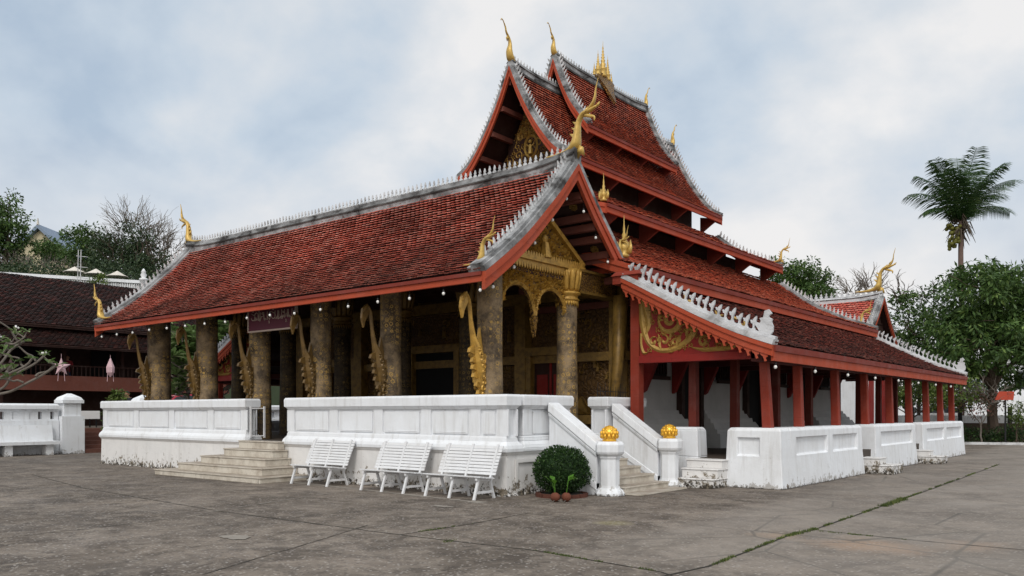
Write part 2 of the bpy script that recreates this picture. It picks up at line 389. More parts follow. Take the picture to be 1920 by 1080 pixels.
def ground_mat():
    q = NT('exposed_aggregate'); p = q.pos()
    c = q.mix(q.ramp(q.noise(.30, 7, .65), [(.40, 0.0), (.60, 1.0)]), (.097,.078,.062), (.200,.166,.136))
    c = q.mix(q.ramp(q.noise(1.1, 7, .7, dist=.6), [(.44, 0.0), (.60, .8)]), c, (.060,.047,.037))
    c = q.mix(q.ramp(q.noise(.6, 6, .7, dist=1.2), [(.58, 0.0), (.72, .55)]), c, (.25,.20,.155))
    c = q.mix(q.ramp(q.noise(3.1, 8, .72, dist=.8), [(.49, 0.0), (.63, .55)]), c, (.26,.22,.18))
    c = q.mix(q.ramp(q.noise(4.7, 8, .75, dist=.4), [(.52, 0.0), (.66, .6)]), c, (.050,.042,.036))
    def spot(cx, cy, r, col, k):
        nonlocal c
        vd = q.n('ShaderNodeVectorMath', operation='DISTANCE'); q.l(p, vd.inputs[0]); vd.inputs[1].default_value = (cx, cy, 0)
        f = q.m('ADD', vd.outputs['Value'], q.m('MULTIPLY', q.noise(1.6, 6, .65), r*1.4)); c = q.mix(q.rng(f, r*1.0, r*1.75, k, 0), c, col)
    spot(-2.9, 10.5, .75, (.34,.21,.125), .7); spot(-2.0, 11.2, .55, (.32,.20,.125), .5); spot(-4.1, 10.6, .4, (.33,.215,.13), .5); spot(-6.4, 10.3, .3, (.26,.23,.10), .4)
    # pebbles in the concrete
    vo = q.n('ShaderNodeTexVoronoi', feature='F1'); vo.inputs['Scale'].default_value = 21; q.l(p, vo.inputs[0])
    sep = q.n('ShaderNodeSeparateColor'); q.l(vo.outputs[1], sep.inputs[0])
    peb = q.m('MULTIPLY', q.ramp(vo.outputs[0], [(.26, 1.0), (.40, 0.0)]), q.ramp(sep.outputs[0], [(.58, 0.0), (.70, .85)]))
    c = q.mix(peb, c, q.mix(sep.outputs[1], (.20,.175,.155), (.40,.37,.34)))
    dk = q.m('MULTIPLY', q.ramp(vo.outputs[0], [(.3, 1.0), (.42, 0.0)]), q.ramp(sep.outputs[0], [(.16, .6), (.24, 0.0)]))
    c = q.mix(dk, c, (.04,.036,.034))
    crk = q.vor(.55, 'DISTANCE_TO_EDGE', vec=q.mix(.12, p, q.n('ShaderNodeTexNoise').outputs[1], 'ADD'))
    sx = q.n('ShaderNodeSeparateXYZ'); q.l(p, sx.inputs[0])
    right = q.rng(q.m('ADD', sx.outputs[0], q.m('MULTIPLY', sx.outputs[1], .03)), -5.6, -4.9)
    right = q.m('MULTIPLY', right, q.rng(sx.outputs[1], 7, 9))
    c = q.mix(q.m('MULTIPLY', q.ramp(crk, [(.006, .8), (.014, 0.0)]), right), c, (.03,.028,.022))
    c = q.mix(q.m('MULTIPLY', q.ramp(q.noise(.5, 5), [(.3, .15), (.7, .7)]), right), c, (.26,.23,.20))
    h = q.m('ADD', q.m('MULTIPLY', peb, .5), q.m('MULTIPLY', q.noise(40, 5, .7), .8))
    return q.done(c, q.ramp(q.noise(.9, 5), [(.35, .62), (.7, .9)]), bump=h, bs=.6, bd=.012, spec=.3)
M['ground'] = ground_mat()
def leafmat(name, a, b, c3=None, trans=.25):
    q = NT(name); isl = q.n('ShaderNodeNewGeometry').outputs['Random Per Island']
    c = q.ramp(isl, [(0, a), (1, c3 or b), (.75, b)])
    m2 = q.mix(q.ramp(q.noise(.9, 4), [(.35, 0.0), (.65, .6)]), c, tuple(x*.5 for x in a))
    q.done(m2, .55, spec=.3)
    tr = q.n('ShaderNodeBsdfTranslucent'); q.l(m2, tr.inputs[0]); ms = q.n('ShaderNodeMixShader'); ms.inputs[0].default_value = trans
    q.l(q.b.outputs[0], ms.inputs[1]); q.l(tr.outputs[0], ms.inputs[2]); q.l(ms.outputs[0], q.t.nodes['Material Output'].inputs[0])
    return q.mat
M['leaf'] = leafmat('mango_leaf', (.04,.085,.020), (.085,.155,.036), (.17,.25,.06))
M['leaf_dark'] = leafmat('dark_leaf', (.025,.048,.022), (.055,.09,.035), (.09,.12,.05))
M['leaf_light'] = leafmat('light_leaf', (.06,.10,.02), (.13,.19,.04), (.22,.26,.07))
M['leaf_box'] = leafmat('boxwood_leaf', (.014,.038,.010), (.034,.085,.020), (.09,.17,.035), .2)
M['leaf_fresh'] = leafmat('fresh_leaf', (.08,.22,.02), (.13,.32,.035), (.2,.42,.06), .35)
M['leaf_plum'] = leafmat('plumeria_leaf', (.10,.17,.05), (.22,.32,.11), (.42,.48,.26), .35)
M['leaf_palm'] = leafmat('palm_leaf', (.022,.060,.016), (.05,.10,.026), (.11,.15,.05))
M['leaf_dry'] = leafmat('dry_leaf', (.09,.07,.05), (.14,.11,.08), (.2,.15,.1))
M['leaf_pink'] = leafmat('pink_leaf', (.05,.07,.03), (.16,.06,.05), (.3,.1,.1))
M['moss'] = leafmat('moss', (.05,.075,.018), (.10,.14,.03), (.22,.22,.07), .1)
M['joint'] = simple('joint_dirt', (.035,.032,.026), .95, 0, .4)
M['chalk'] = simple('pale_screed', (.30,.27,.235), .95, 0, .4, 3)
M['tan'] = simple('tan_patch', (.25,.175,.115), .95, 0, .3, 2)
M['hill'] = simple('hill_scrub', (.035,.05,.022), .95, 0, .5, .5)

# ------------------------------------------------------------------ ground
g = MB(); R = 900
g.add([(-R,-R,0),(R,-R,0),(R,R,0),(-R,R,0)], [(0,1,2,3)])
tag(g.build('ground', M['ground']), kind='structure')
def gp(px, py):   # ground point seen at a photo pixel
    d = 1.6 * 1560 / (py - 773); return at(px, py, d)
def ground_strip(name, pix, width, z, mat, jag=.3, lab=None):
    pts = [gp(*p) for p in pix]; b = MB(); out = []
    for i in range(len(pts) - 1):
        n = max(2, int((pts[i+1] - pts[i]).length / .12))
        for j in range(n): out.append(pts[i].lerp(pts[i+1], j / n))
    out.append(pts[-1]); V = []
    wob = 0
    for i, p in enumerate(out):
        d = (out[min(i+1, len(out)-1)] - out[max(i-1, 0)]); d = Vector((-d.y, d.x, 0)).normalized()
        wob = wob * .9 + uni(-.004, .004)
        wd = width * uni(1 - jag, 1 + jag); c = p + d * wob; V += [c + d * wd / 2, c - d * wd / 2]
    V = [(v.x, v.y, z) for v in V]
    b.add(V, [(2*i, 2*i+1, 2*i+3, 2*i+2) for i in range(len(out)-1)])
    return tag(b.build(name, mat), kind='structure')
ground_strip('pavement_joint', [(60,890),(155,915),(420,960),(750,1003),(1000,1032),(1240,1073),(1290,1090)], .022, .004, M['joint'])
ground_strip('pavement_joint', [(750,1003),(885,982),(990,962)], .018, .0045, M['joint'])
ground_strip('pavement_joint', [(1210,1088),(1330,1062),(1475,1005),(1530,992),(1690,937),(1790,902),(1875,870)], .03, .005, M['joint'])
ground_strip('pavement_joint', [(1530,994),(1720,1014),(1960,1035)], .022, .0055, M['joint'])
ground_strip('pavement_joint', [(380,1078),(560,1025),(690,985)], .014, .006, M['joint'])
ground_strip('pavement_joint', [(0,1010),(240,983),(420,962)], .014, .0065, M['joint'])
ground_strip('pale_screed_line', [(545,904),(640,914),(760,927),(905,943)], .16, .005, M['chalk'], .7)
ground_strip('pale_screed_line', [(385,962),(520,940),(650,921)], .03, .0072, M['chalk'], .8)
def blob(name, px, py, rx, ry, z, mat, seed=0):
    c = gp(px, py); b = MB(); random.seed(seed); n = 40; P = []
    ph = [uni(0, 6.28) for _ in range(4)]
    for i in range(n):
        a = 2*math.pi*i/n; k = 1 + .16*math.sin(2*a+ph[0]) + .12*math.sin(3*a+ph[1]) + .08*math.sin(7*a+ph[2]) + .05*math.sin(11*a+ph[3])
        P.append((c.x + rx*k*math.cos(a), c.y + ry*k*math.sin(a), z))
    b.add(P, [tuple(range(n))]); return tag(b.build(name, mat), kind='structure')
blob('pale_patch', 442, 1008, .20, .17, .0085, M['chalk'], 3)
blob('pale_patch', 830, 950, .20, .09, .0088, M['chalk'], 4)
def tufts(name, pix, dens, wd, h, mat, side=0, seed=1, skip=.35):
    random.seed(seed); b = MB(); pts = [gp(*p) for p in pix]
    wv = [uni(0,6.28) for _ in range(4)]
    for i in range(len(pts)-1):
        L = (pts[i+1]-pts[i]).length; d = (pts[i+1]-pts[i]).normalized(); nn = Vector((-d.y, d.x, 0))
        k = int(L * dens)
        gate = [uni(0, 1) > skip for _ in range(int(L/.35)+2)]
        for _ in range(k):
            s = rnd()*L
            if not gate[int(s/.35)]: continue
            if rnd() > .5+.35*math.sin(s*9+wv[0])+.3*math.sin(s*23+wv[1])+.2*math.sin(s*51+wv[2]): continue
            c = pts[i] + d*s + nn*(random.gauss(0, wd)); hh = h*uni(.4, 1.2); a = uni(0, 6.28); ww = uni(.004,.009)
            o = Vector((math.cos(a), math.sin(a), 0)); t = Vector((uni(-.5,.5), uni(-.5,.5), 1))*hh
            b.add([c - o*ww, c + o*ww, c + t], [(0,1,2)])
    return tag(b.build(name, mat), kind='stuff')
tufts('moss', [(1330,1062),(1475,1005),(1530,992),(1690,937),(1870,872)], 600, .014, .028, M['moss'], seed=5, skip=.35)
tufts('moss', [(1470,1007),(1530,992)], 1200, .025, .03, M['moss'], seed=6, skip=0)
tufts('moss', [(1655,950),(1695,936)], 1000, .035, .05, M['moss'], seed=8, skip=0)
tufts('moss', [(750,1003),(885,982)], 600, .016, .02, M['moss'], seed=9, skip=.2)
tufts('moss', [(1000,1032),(1240,1073)], 800, .014, .02, M['moss'], seed=10, skip=.35)
tufts('moss', [(1535,996),(1700,1012)], 500, .014, .02, M['moss'], seed=11, skip=.3)
tufts('moss', [(780,1012),(850,1015)], 900, .06, .012, M['moss'], seed=12, skip=.1)
random.seed(21)

# ------------------------------------------------------------------ roof kit
def fr(axis, line, dr):
    if axis == 'x': return lambda s, d, z: Vector((s, line + dr*d, z))
    return lambda s, d, z: Vector((line + dr*d, s, z))
def arc(prof):
    P = smooth(prof, 6); L = [0]
    for i in range(1, len(P)): L.append(L[-1] + float(np.linalg.norm(P[i]-P[i-1])))
    def f(w):
        w = min(max(w, 0), L[-1]); i = 0
        while i < len(L)-2 and L[i+1] < w: i += 1
        t = (w - L[i]) / (L[i+1]-L[i]); p = P[i]*(1-t)+P[i+1]*t; dd = (P[i+1]-P[i]); dd = dd/np.linalg.norm(dd)
        return p, (dd[0], dd[1]), (-dd[1], dd[0])
    return f, L[-1], P
def tiles(name, fm, s0, s1, prof, mat, parent, tw=.13, row=.115, lift=.055, round_=True, th0=.042, jit=.008):
    f, L, P = arc(prof); b = MB(); rows = int(L/row); V = []; F = []
    random.seed(hash(name) % 1000 if False else 11)
    for r in range(rows + 1):
        w0 = L - (r+1)*row*1.0 - .0; w0 = max(w0, 0); w1 = min(L + .04, L - r*row + row*.18)
        (p0, t0, n0) = f(w0); (p1, t1, n1) = f(w1)
        off = .5 if r % 2 else 0
        n = int((s1-s0)/tw) + 1
        for c in range(n + 1):
            a = s0 + (c - off)*tw + uni(-.006,.006); e = a + tw*.955
            a = max(a, s0); e = min(e, s1)
            if e - a < .02: continue
            lf = lift + uni(-jit*.8,jit); th = th0; x = uni(-.006,.006)
            m = (a+e)/2; cut = .26*tw if round_ else 0
            lo = w1 + x; (pl, tl, nl) = f(min(lo, L)); ex = max(0, lo - L)
            pl = pl + np.array(tl)*ex
            ps = pl - np.array(tl)*cut
            def q(s, p, nn, h): return tuple(fm(s, p[0]+nn[0]*h, p[1]+nn[1]*h))
            bi = len(V)
            V += [q(a,p0,n0,.0), q(e,p0,n0,.0), q(e,ps,nl,lf*.85), q(m+.22*tw,pl,nl,lf), q(m-.22*tw,pl,nl,lf), q(a,ps,nl,lf*.85),
                  q(e,ps,nl,lf*.85-th), q(m+.22*tw,pl,nl,lf-th), q(m-.22*tw,pl,nl,lf-th), q(a,ps,nl,lf*.85-th)]
            F += [(bi,bi+1,bi+2,bi+3,bi+4,bi+5), (bi+2,bi+6,bi+7,bi+3), (bi+3,bi+7,bi+8,bi+4), (bi+4,bi+8,bi+9,bi+5)]
    b.v = V; b.f = F; b.m = [0]*len(F)
    return b.build(name, mat, parent)
def band(b, fm, f, L, w0, w1, s0, s1, h0, h1, vertical=False, n=24, m=0):
    """box section following the slope between w0 and w1"""
    ring = []
    for i in range(n+1):
        p, t, nn = f(w0 + (w1-w0)*i/n)
        if vertical: nn = (0, 1)
        ring.append([fm(s0, p[0]+nn[0]*h0, p[1]+nn[1]*h0), fm(s1, p[0]+nn[0]*h0, p[1]+nn[1]*h0),
                     fm(s1, p[0]+nn[0]*h1, p[1]+nn[1]*h1), fm(s0, p[0]+nn[0]*h1, p[1]+nn[1]*h1)])
    base = len(b.v); 
    for r in ring: b.v += [tuple(x) for x in r]
    for i in range(n):
        for j in range(4):
            j2 = (j+1) % 4; b.f.append((base+i*4+j, base+i*4+j2, base+i*4+4+j2, base+i*4+4+j)); b.m.append(m)
    b.f.append((base+3,base+2,base+1,base)); b.f.append(tuple(base+n*4+j for j in range(4))); b.m += [m,m]
FLAME = [(-.30,0),(-.34,.22),(-.16,.38),(-.22,.62),(0,1),(.10,.66),(.28,.50),(.14,.30),(.30,0)]
HOOK = [(-.34,0),(-.26,.10),(-.12,.20),(-.20,.48),(-.36,.80),(-.40,1.15),(-.18,1.02),(.06,.80),(.20,.62),(.36,.72),(.44,.60),(.34,.56),(.30,.44),(.14,.50),(.06,.34),(.10,.12),(.34,0)]
PICK = [(-.16,0),(-.16,.10),(-.30,.26),(-.16,.40),(-.07,.46),(-.15,.60),(0,1),(.15,.60),(.07,.46),(.16,.40),(.30,.26),(.16,.10),(.16,0)]
def shape(b, pts, o, ex, ey, th, m=0):
    o = Vector(o); ex = Vector(ex); ey = Vector(ey); nn = ex.cross(ey).normalized()*th
    b.ext([o + ex*x + ey*y - nn/2 for x, y in pts], nn, m)

def slope(parent, nm, axis, line, dr, s0, s1, prof, tmat, th=.020, lift=.060, jit=.008, ends=(True, True), white=False, fascia=.28, tw=.13, row=.115,
          barge=.30, flame=.2, scallop=False, vw=.26, fmat='red', top=True, eavecap=None):
    """one tiled roof slope as a part, with eave board, verge boards, crest flames as its sub-parts"""
    fm = fr(axis, line, dr); f, L, P = arc(prof)
    t = tiles('roof_tier', fm, s0+.02, s1-.02, prof, tmat, parent, tw, row, lift=lift, th0=th, jit=jit)
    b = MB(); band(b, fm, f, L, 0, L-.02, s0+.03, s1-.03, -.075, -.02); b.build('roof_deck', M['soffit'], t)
    # eave board in two steps
    p, tt, nn = f(L); b = MB()
    def eb(d0, d1, z0, z1):
        q = [fm(s0, d0, z0), fm(s1, d0, z0), fm(s1, d1, z0), fm(s0, d1, z0)]; r = [fm(s0, d0, z1), fm(s1, d0, z1), fm(s1, d1, z1), fm(s0, d1, z1)]
        b.hexa(q, r)
    eb(p[0]-.055, p[0]+.012, p[1]-fascia, p[1]-fascia*.42-.002)
    b.build('eave_board', M[fmat], t); b = MB(); eb(p[0]-.05, p[0]+.045, p[1]-fascia*.42, p[1]-.012); b.build('eave_moulding', M['red_mould'] if fmat == 'red' else M[fmat], t)
    for k, (e, s, o) in enumerate(((ends[0], s0, -1), (ends[1], s1, 1))):
        if not e: continue
        only = e == 'barge'
        b = MB(); a, c = (s - .01, s + o*.07) if o > 0 else (s + o*.07, s + .01)
        band(b, fm, f, L, 0, L+.0, a, c, -barge, -.015, vertical=True)
        a2, c2 = (s + o*.07, s + o*.10) if o > 0 else (s + o*.10, s + o*.07)
        band(b, fm, f, L, 0, L, a2+.001, c2-.001, -barge*.45, -.02, vertical=True)
        b.build('barge_board', M[fmat], t)
        if only: continue
        b = MB(); a, c = sorted((s - o*vw, s + o*.085)); band(b, fm, f, L, 0, L+.0, a, c, -.01, .10)
        a, c = sorted((s - o*(vw-.10), s + o*.02)); band(b, fm, f, L, 0, L, a, c, .102, .16)
        b.build('verge_cap', M['crest_white'] if white else M['ridge'], t)
        b = MB(); st = flame*(.80 if white else .92); n = int((L-.15)/st)
        for i in range(n):
            ww = .12 + i*st; pp, t1, n1 = f(ww)
            o3 = fm((a+c)/2, pp[0]+n1[0]*.155, pp[1]+n1[1]*.155)
            ex = fm(0, t1[0], t1[1]) - fm(0, 0, 0); ey = fm(0, n1[0]*.75 - t1[0]*.25, n1[1]*.75 + .45) - fm(0, 0, 0); ey.normalize()
            shape(b, HOOK if white else FLAME, o3, ex*flame*(.78 if white else .9)*(-1 if white else 1), ey*flame*uni(.95,1.25)*(1.12 if white else 1), .05 if white else .03)
        if white:   # a bigger curl at the foot of the verge
            pp, t1, n1 = f(L-.22); o3 = fm((a+c)/2, pp[0]+n1[0]*.15, pp[1]+n1[1]*.15)
            ex = fm(0, t1[0], t1[1]) - fm(0,0,0); ey = Vector((0,0,1))
            BIG = [(-.3,0),(-.42,.18),(-.55,.3),(-.48,.42),(-.34,.34),(-.24,.5),(-.30,.62),(-.14,.7),(-.08,1.0),(.10,1.12),(.24,.98),(.12,.86),(.10,.78),(.26,.74),(.22,.6),(.30,.42),(.28,.2),(.16,0)]
            shape(b, BIG, o3, ex*.5, ey*.46, .06)
        b.build('crest_flame', M['crest_white'] if white else M['crest'], t)
        if scallop:
            b = MB(); n = int(L/.19)
            for i in range(n):
                pp, t1, n1 = f(.1+i*.19); z0 = -barge - .0
                c3 = fm(s + o*.035, pp[0], pp[1]+z0); ex = fm(0,t1[0],t1[1]) - fm(0,0,0)
                sh = [(-.5,.05),(.5,.05),(.46,-.28),(.30,-.30),(.24,-.5),(.36,-.72),(.10,-.86),(.02,-.60),(-.10,-.36),(-.3,-.30),(-.46,-.1)]
                shape(b, sh, c3, ex*.19, Vector((0,0,.19)), .03)
            b.build('scalloped_trim', M['red'], t)
    return t
def ridge(parent, axis, line, s0, s1, z, h=.3, step=.17, ph=.2, wd=.26, skew=0, mat='ridge', cmat='crest', lift=.12):
    """plaster ridge band with a picket crest; the ends sweep up slightly"""
    fm = fr(axis, line, 1); b = MB(); n = 40; rings = []
    def zz(s):
        e = min(s-s0, s1-s); return z + lift*max(0, 1-e/1.6)**2
    secs = [(wd/2, -h), (wd/2, -h*.25), (wd*.34, -h*.2), (wd*.34, 0), (-wd*.34, 0), (-wd*.34, -h*.2), (-wd/2, -h*.25), (-wd/2, -h)]
    for i in range(n+1):
        s = s0 + (s1-s0)*i/n; rings.append([tuple(fm(s, d, zz(s)+q)) for d, q in secs])
    for r in rings: b.v += r
    k = len(secs)
    for i in range(n):
        for j in range(k): b.f.append((i*k+j, i*k+(j+1)%k, (i+1)*k+(j+1)%k, (i+1)*k+j)); b.m.append(0)
    b.f += [tuple(range(k)), tuple(n*k+j for j in range(k-1,-1,-1))]; b.m += [0,0]
    mb2 = b; N = int((s1-s0)/step)
    for side in (-1, 1):
        for i in range(n):
            sa = s0+(s1-s0)*i/n; sb = s0+(s1-s0)*(i+1)/n
            for (dd, q0, q1) in ((wd/2+.05, -h*1.08, -h*.86), (wd/2+.025, -h*.36, -h*.26)):
                mb2.hexa([fm(sa, side*(wd/2-.03), zz(sa)+q0), fm(sb, side*(wd/2-.03), zz(sb)+q0), fm(sb, side*dd, zz(sb)+q0-.02), fm(sa, side*dd, zz(sa)+q0-.02)], [fm(sa, side*(wd/2-.03), zz(sa)+q1), fm(sb, side*(wd/2-.03), zz(sb)+q1), fm(sb, side*dd, zz(sb)+q1-.03), fm(sa, side*dd, zz(sa)+q1-.03)], 1)
    for side in ():   # weather moulding at the foot of the band
        band(b, lambda s, d, q: fm(s, side*(wd/2+.012), q), lambda w: (np.array([0, zz(s0+w)-h*.86]), (0,0), (0,1)), s1-s0, 0, s1-s0, 0, 0, 0, 0) if False else None
    r = b.build('ridge_band', [M[mat], M['ridge_dark']], parent)
    b = MB()
    for i in range(N):
        s = s0 + step*(i+.5); ex = fm(1,0,0)-fm(0,0,0)
        shape(b, PICK, fm(s, 0, zz(s)-.005), ex*step*1.2, Vector((0,0,ph*uni(.9,1.05))), .035)
    b.build('ridge_crest', M[cmat], r)
    return r
def ribbon(b, pts, wds, org, ex, ey, th):
    """tapered flat curl in the plane org + ex*u + ey*v"""
    P = smooth(pts, 5); n = len(P); org = Vector(org); ex = Vector(ex); ey = Vector(ey); nn = ex.cross(ey).normalized()*th
    W = np.interp(np.linspace(0, 1, n), np.linspace(0, 1, len(wds)), wds); A = []; B = []; C = []
    for i in range(n):
        d = P[min(i+1,n-1)] - P[max(i-1,0)]; d = d/(np.linalg.norm(d)+1e-9); k = np.array([-d[1], d[0]])*W[i]/2
        A.append(org + ex*float((P[i]+k)[0]) + ey*float((P[i]+k)[1])); B.append(org + ex*float((P[i]-k)[0]) + ey*float((P[i]-k)[1]))
        C.append(org + ex*float(P[i][0]) + ey*float(P[i][1]) + nn)
    base = len(b.v); b.v += [tuple(x) for x in A+B+C]
    for i in range(n-1):
        a, a2, q, q2, c, c2 = base+i, base+i+1, base+n+i, base+n+i+1, base+2*n+i, base+2*n+i+1
        b.f += [(a,a2,c2,c), (c,c2,q2,q)]; b.m += [0,0]
def spiral(cx, cy, r, turns, a0, hand=1, n=12, inner=.12):
    return [(cx + r*(1-(1-inner)*i/n)*math.cos(a0+hand*2*math.pi*turns*i/n), cy + r*(1-(1-inner)*i/n)*math.sin(a0+hand*2*math.pi*turns*i/n)) for i in range(n+1)]
def naga(parent, loc, rz, s=1.0, kind='head', mat='gold'):
    """ridge-end finial; local +X is outward"""
    b = MB(); Z = lambda x, z, y=0: (x*s, y*s, z*s)
    if kind == 'slim':     # slender horn
        p = smooth([(-.62,0,.02),(-.30,0,.05),(-.03,0,.14),(.06,0,.40),(.02,0,.66),(.08,0,.88),(.24,0,1.06),(.30,0,1.24),(.44,0,1.44)], 4)
        r = np.interp(np.linspace(0,1,len(p)), np.linspace(0,1,9), [.03,.07,.17,.14,.085,.055,.040,.032,.016])
        b.tube([tuple(q*s) for q in p], list(r*s), 10, .7, up=(0,1,0))
        b.ext([Z(.05,.86),Z(.18,.80),Z(.20,.72),Z(.27,.84),Z(.16,.98)], (0,.03*s,0))
        b.tube([tuple(q*s) for q in smooth([(.42,0,1.42),(.52,0,1.47),(.56,0,1.40)], 3)], .018*s, 6)
    else:
        p = smooth([(-.80,0,.08),(-.50,0,.07),(-.22,0,.10),(-.02,0,.20),(.03,0,.44),(.06,0,.66),(.17,0,.82),(.34,0,.86),(.52,0,.92)], 4)
        r = np.interp(np.linspace(0,1,len(p)), np.linspace(0,1,9), [.02,.05,.085,.15,.105,.075,.07,.065,.03])
        b.tube([tuple(q*s) for q in p], list(r*s), 10, .7, up=(0,1,0))
        # lower jaw, crest plume and neck frills
        b.tube([tuple(q*s) for q in smooth([(.22,0,.80),(.36,0,.74),(.46,0,.70),(.46,0,.62)], 3)], [x*s for x in np.linspace(.05,.015,10)], 7, .7)
        q = smooth([(.28,0,.84),(.42,0,.98),(.48,0,1.12),(.50,0,1.28),(.56,0,1.50)], 4)
        b.tube([tuple(x*s) for x in q], [x*s for x in np.linspace(.075,.008,len(q))], 8, .5, up=(0,1,0))
        for x, z, h in ((.30,.88,.13),(.38,.98,.12),(.20,.86,.10),(.50,.92,.08)):
            b.ext([Z(x-.05,z),Z(x+.05,z-.01),Z(x+.09,z+h)], (0,.035*s,0))
        for x, z in ((-.02,.62),(-.05,.50),(-.10,.38)):
            b.ext([Z(x+.05,z-.06),Z(x+.05,z+.06),Z(x-.08,z+.10)], (0,.03*s,0))
        b.ext([Z(.02,.22),Z(.16,.14),Z(.20,-.06),Z(.10,.0),Z(.02,-.1),Z(-.06,.05)], (0,.05*s,0))
    o = b.build('finial', M[mat], parent, True, local=True, loc=Vector(loc) - base_of(parent), rz=rz)
    return o
def base_of(p):
    v = Vector((0,0,0))
    while p is not None: v += p.location; p = p.parent
    return v

# ------------------------------------------------------------------ the temple
AX = -17.2
T = thing('temple_hall', 'white-walled temple with five tiers of red tiled roof, gilded porch and open side gallery', 'temple', (AX, 26, 0))
R90 = math.pi/2
YA0, YA1 = 21.3, 32.4
profB = [(0,14.05),(.3,13.25),(.75,12.35),(1.42,11.45)]
profA = [(0,13.0),(.4,12.1),(.9,11.2),(1.4,10.48),(1.85,9.98),(2.3,9.72)]
prof3 = [(1.75,9.02),(2.6,8.35),(3.6,7.82),(4.6,7.50)]
prof4 = [(3.6,7.12),(4.9,6.15),(6.2,5.45),(7.6,4.93)]
prof5 = [(7.28,4.66),(7.6,4.50),(9.0,3.75),(10.0,3.27),(10.8,2.97)]
tiers = {}
for dr in (1, -1):
    sd = 'right' if dr > 0 else 'left'
    tiers[dr] = [
      slope(T, sd, 'y', AX, dr, 23.75, 30.1, profB, M['tile_upper'], tw=.15, row=.12, fascia=.26, barge=.34, flame=.17, vw=.17),
      slope(T, sd, 'y', AX, dr, YA0, YA1, profA, M['tile_upper'], tw=.15, row=.12, fascia=.26, barge=.34, flame=.17, vw=.17),
      slope(T, sd, 'y', AX, dr, 19.9, 33.1, prof3, M['tile_upper'], jit=.022, ends=('barge', True), tw=.15, row=.12, fascia=.26, vw=.2),
      slope(T, sd, 'y', AX, dr, 16.6, 35.5, prof4, M['tile_upper'], jit=.022, ends=('barge', True), vw=.2, tw=.15, row=.12, fascia=.30),
      slope(T, sd, 'y', AX, dr, 16.35, 35.6, prof5, M['tile_low'], jit=.022, tw=.15, row=.12, fascia=.33, barge=.24, flame=.215, vw=.2, white=True, scallop=True)]
ridge(tiers[1][0], 'y', AX, 23.72, 30.12, 14.16, .34, .165, .2)
ridge(tiers[1][1], 'y', AX, YA0-.03, YA1+.03, 13.12, .34, .165, .2)
# porch roof
profP = [(0,7.02),(.62,6.33),(1.13,5.84),(1.76,5.26),(2.4,4.76),(3.1,4.28)]
PX0, PX1, PY = -26.0, -10.3, 15.0
pf = slope(T, 'front', 'x', PY, -1, PX0, PX1, profP, M['tile_porch'], fascia=.20, tw=.15, row=.115, th=.020, lift=.072, barge=.36, flame=.19, vw=.34)
profQ = [(0,7.02),(.62,6.33),(1.13,5.84),(1.9,5.12)]
pb = slope(T, 'back', 'x', PY, 1, PX0, PX1, profQ, M['tile_porch'], fascia=.20, barge=.36, flame=.17, vw=.34)
ridge(pf, 'x', PY, PX0-.05, PX1+.05, 7.20, .42, .152, .22, .30, lift=.16)
# purlins and rosettes under the projecting roof ends
def purlins(parent, axis, line, prof, s0, s1, ds, both=True):
    for dr in ((1,-1) if both else (1,)):
        fm = fr(axis, line, dr); f, L, P = arc(prof)
        for d in ds:
            p, t, nn = f(L*d); b = MB(); c = (p[0]-nn[0]*.17, p[1]-nn[1]*.17)
            q0 = fm(s0, c[0], c[1]); q1 = fm(s1, c[0], c[1]); b.bar(q0, q1, .13, .16); b.build('purlin', M['purlin'], parent)
purlins(tiers[1][1], 'y', AX, profA, YA0+.05, 22.5, (.12,.33,.54,.75,.94))
purlins(pf, 'x', PY, profP, -13.5, PX1-.05, (.18,.36,.55,.74,.93), both=False)
for d in (.25,.45,.68,.9):
    f, L, P = arc(profQ); p, t, nn = f(L*d); b = MB(); b.bar((-13.5, PY+p[0]-nn[0]*.17, p[1]-nn[1]*.17), (PX1-.05, PY+p[0]-nn[0]*.17, p[1]-nn[1]*.17), .13, .16); b.build('purlin', M['purlin'], pb)
b = MB(); f, L, P = arc(profQ)
for d in (.16,.35,.57,.8):
    p, t, nn = f(L*d)
    for k in range(4):
        x = PX1 - .45 - k*.6; c = Vector((x, PY+p[0]-nn[0]*.085, p[1]-nn[1]*.085)); ex = Vector((1,0,0)); ey = Vector((0,t[0],t[1]))
        for j in range(8):
            a = j*math.pi/4; o3 = c + ex*.07*math.cos(a) + ey*.07*math.sin(a); b.sphere(o3, .045, 6)
        b.sphere(c, .045, 6)
b.build('rosette', M['gold_old'], pb)
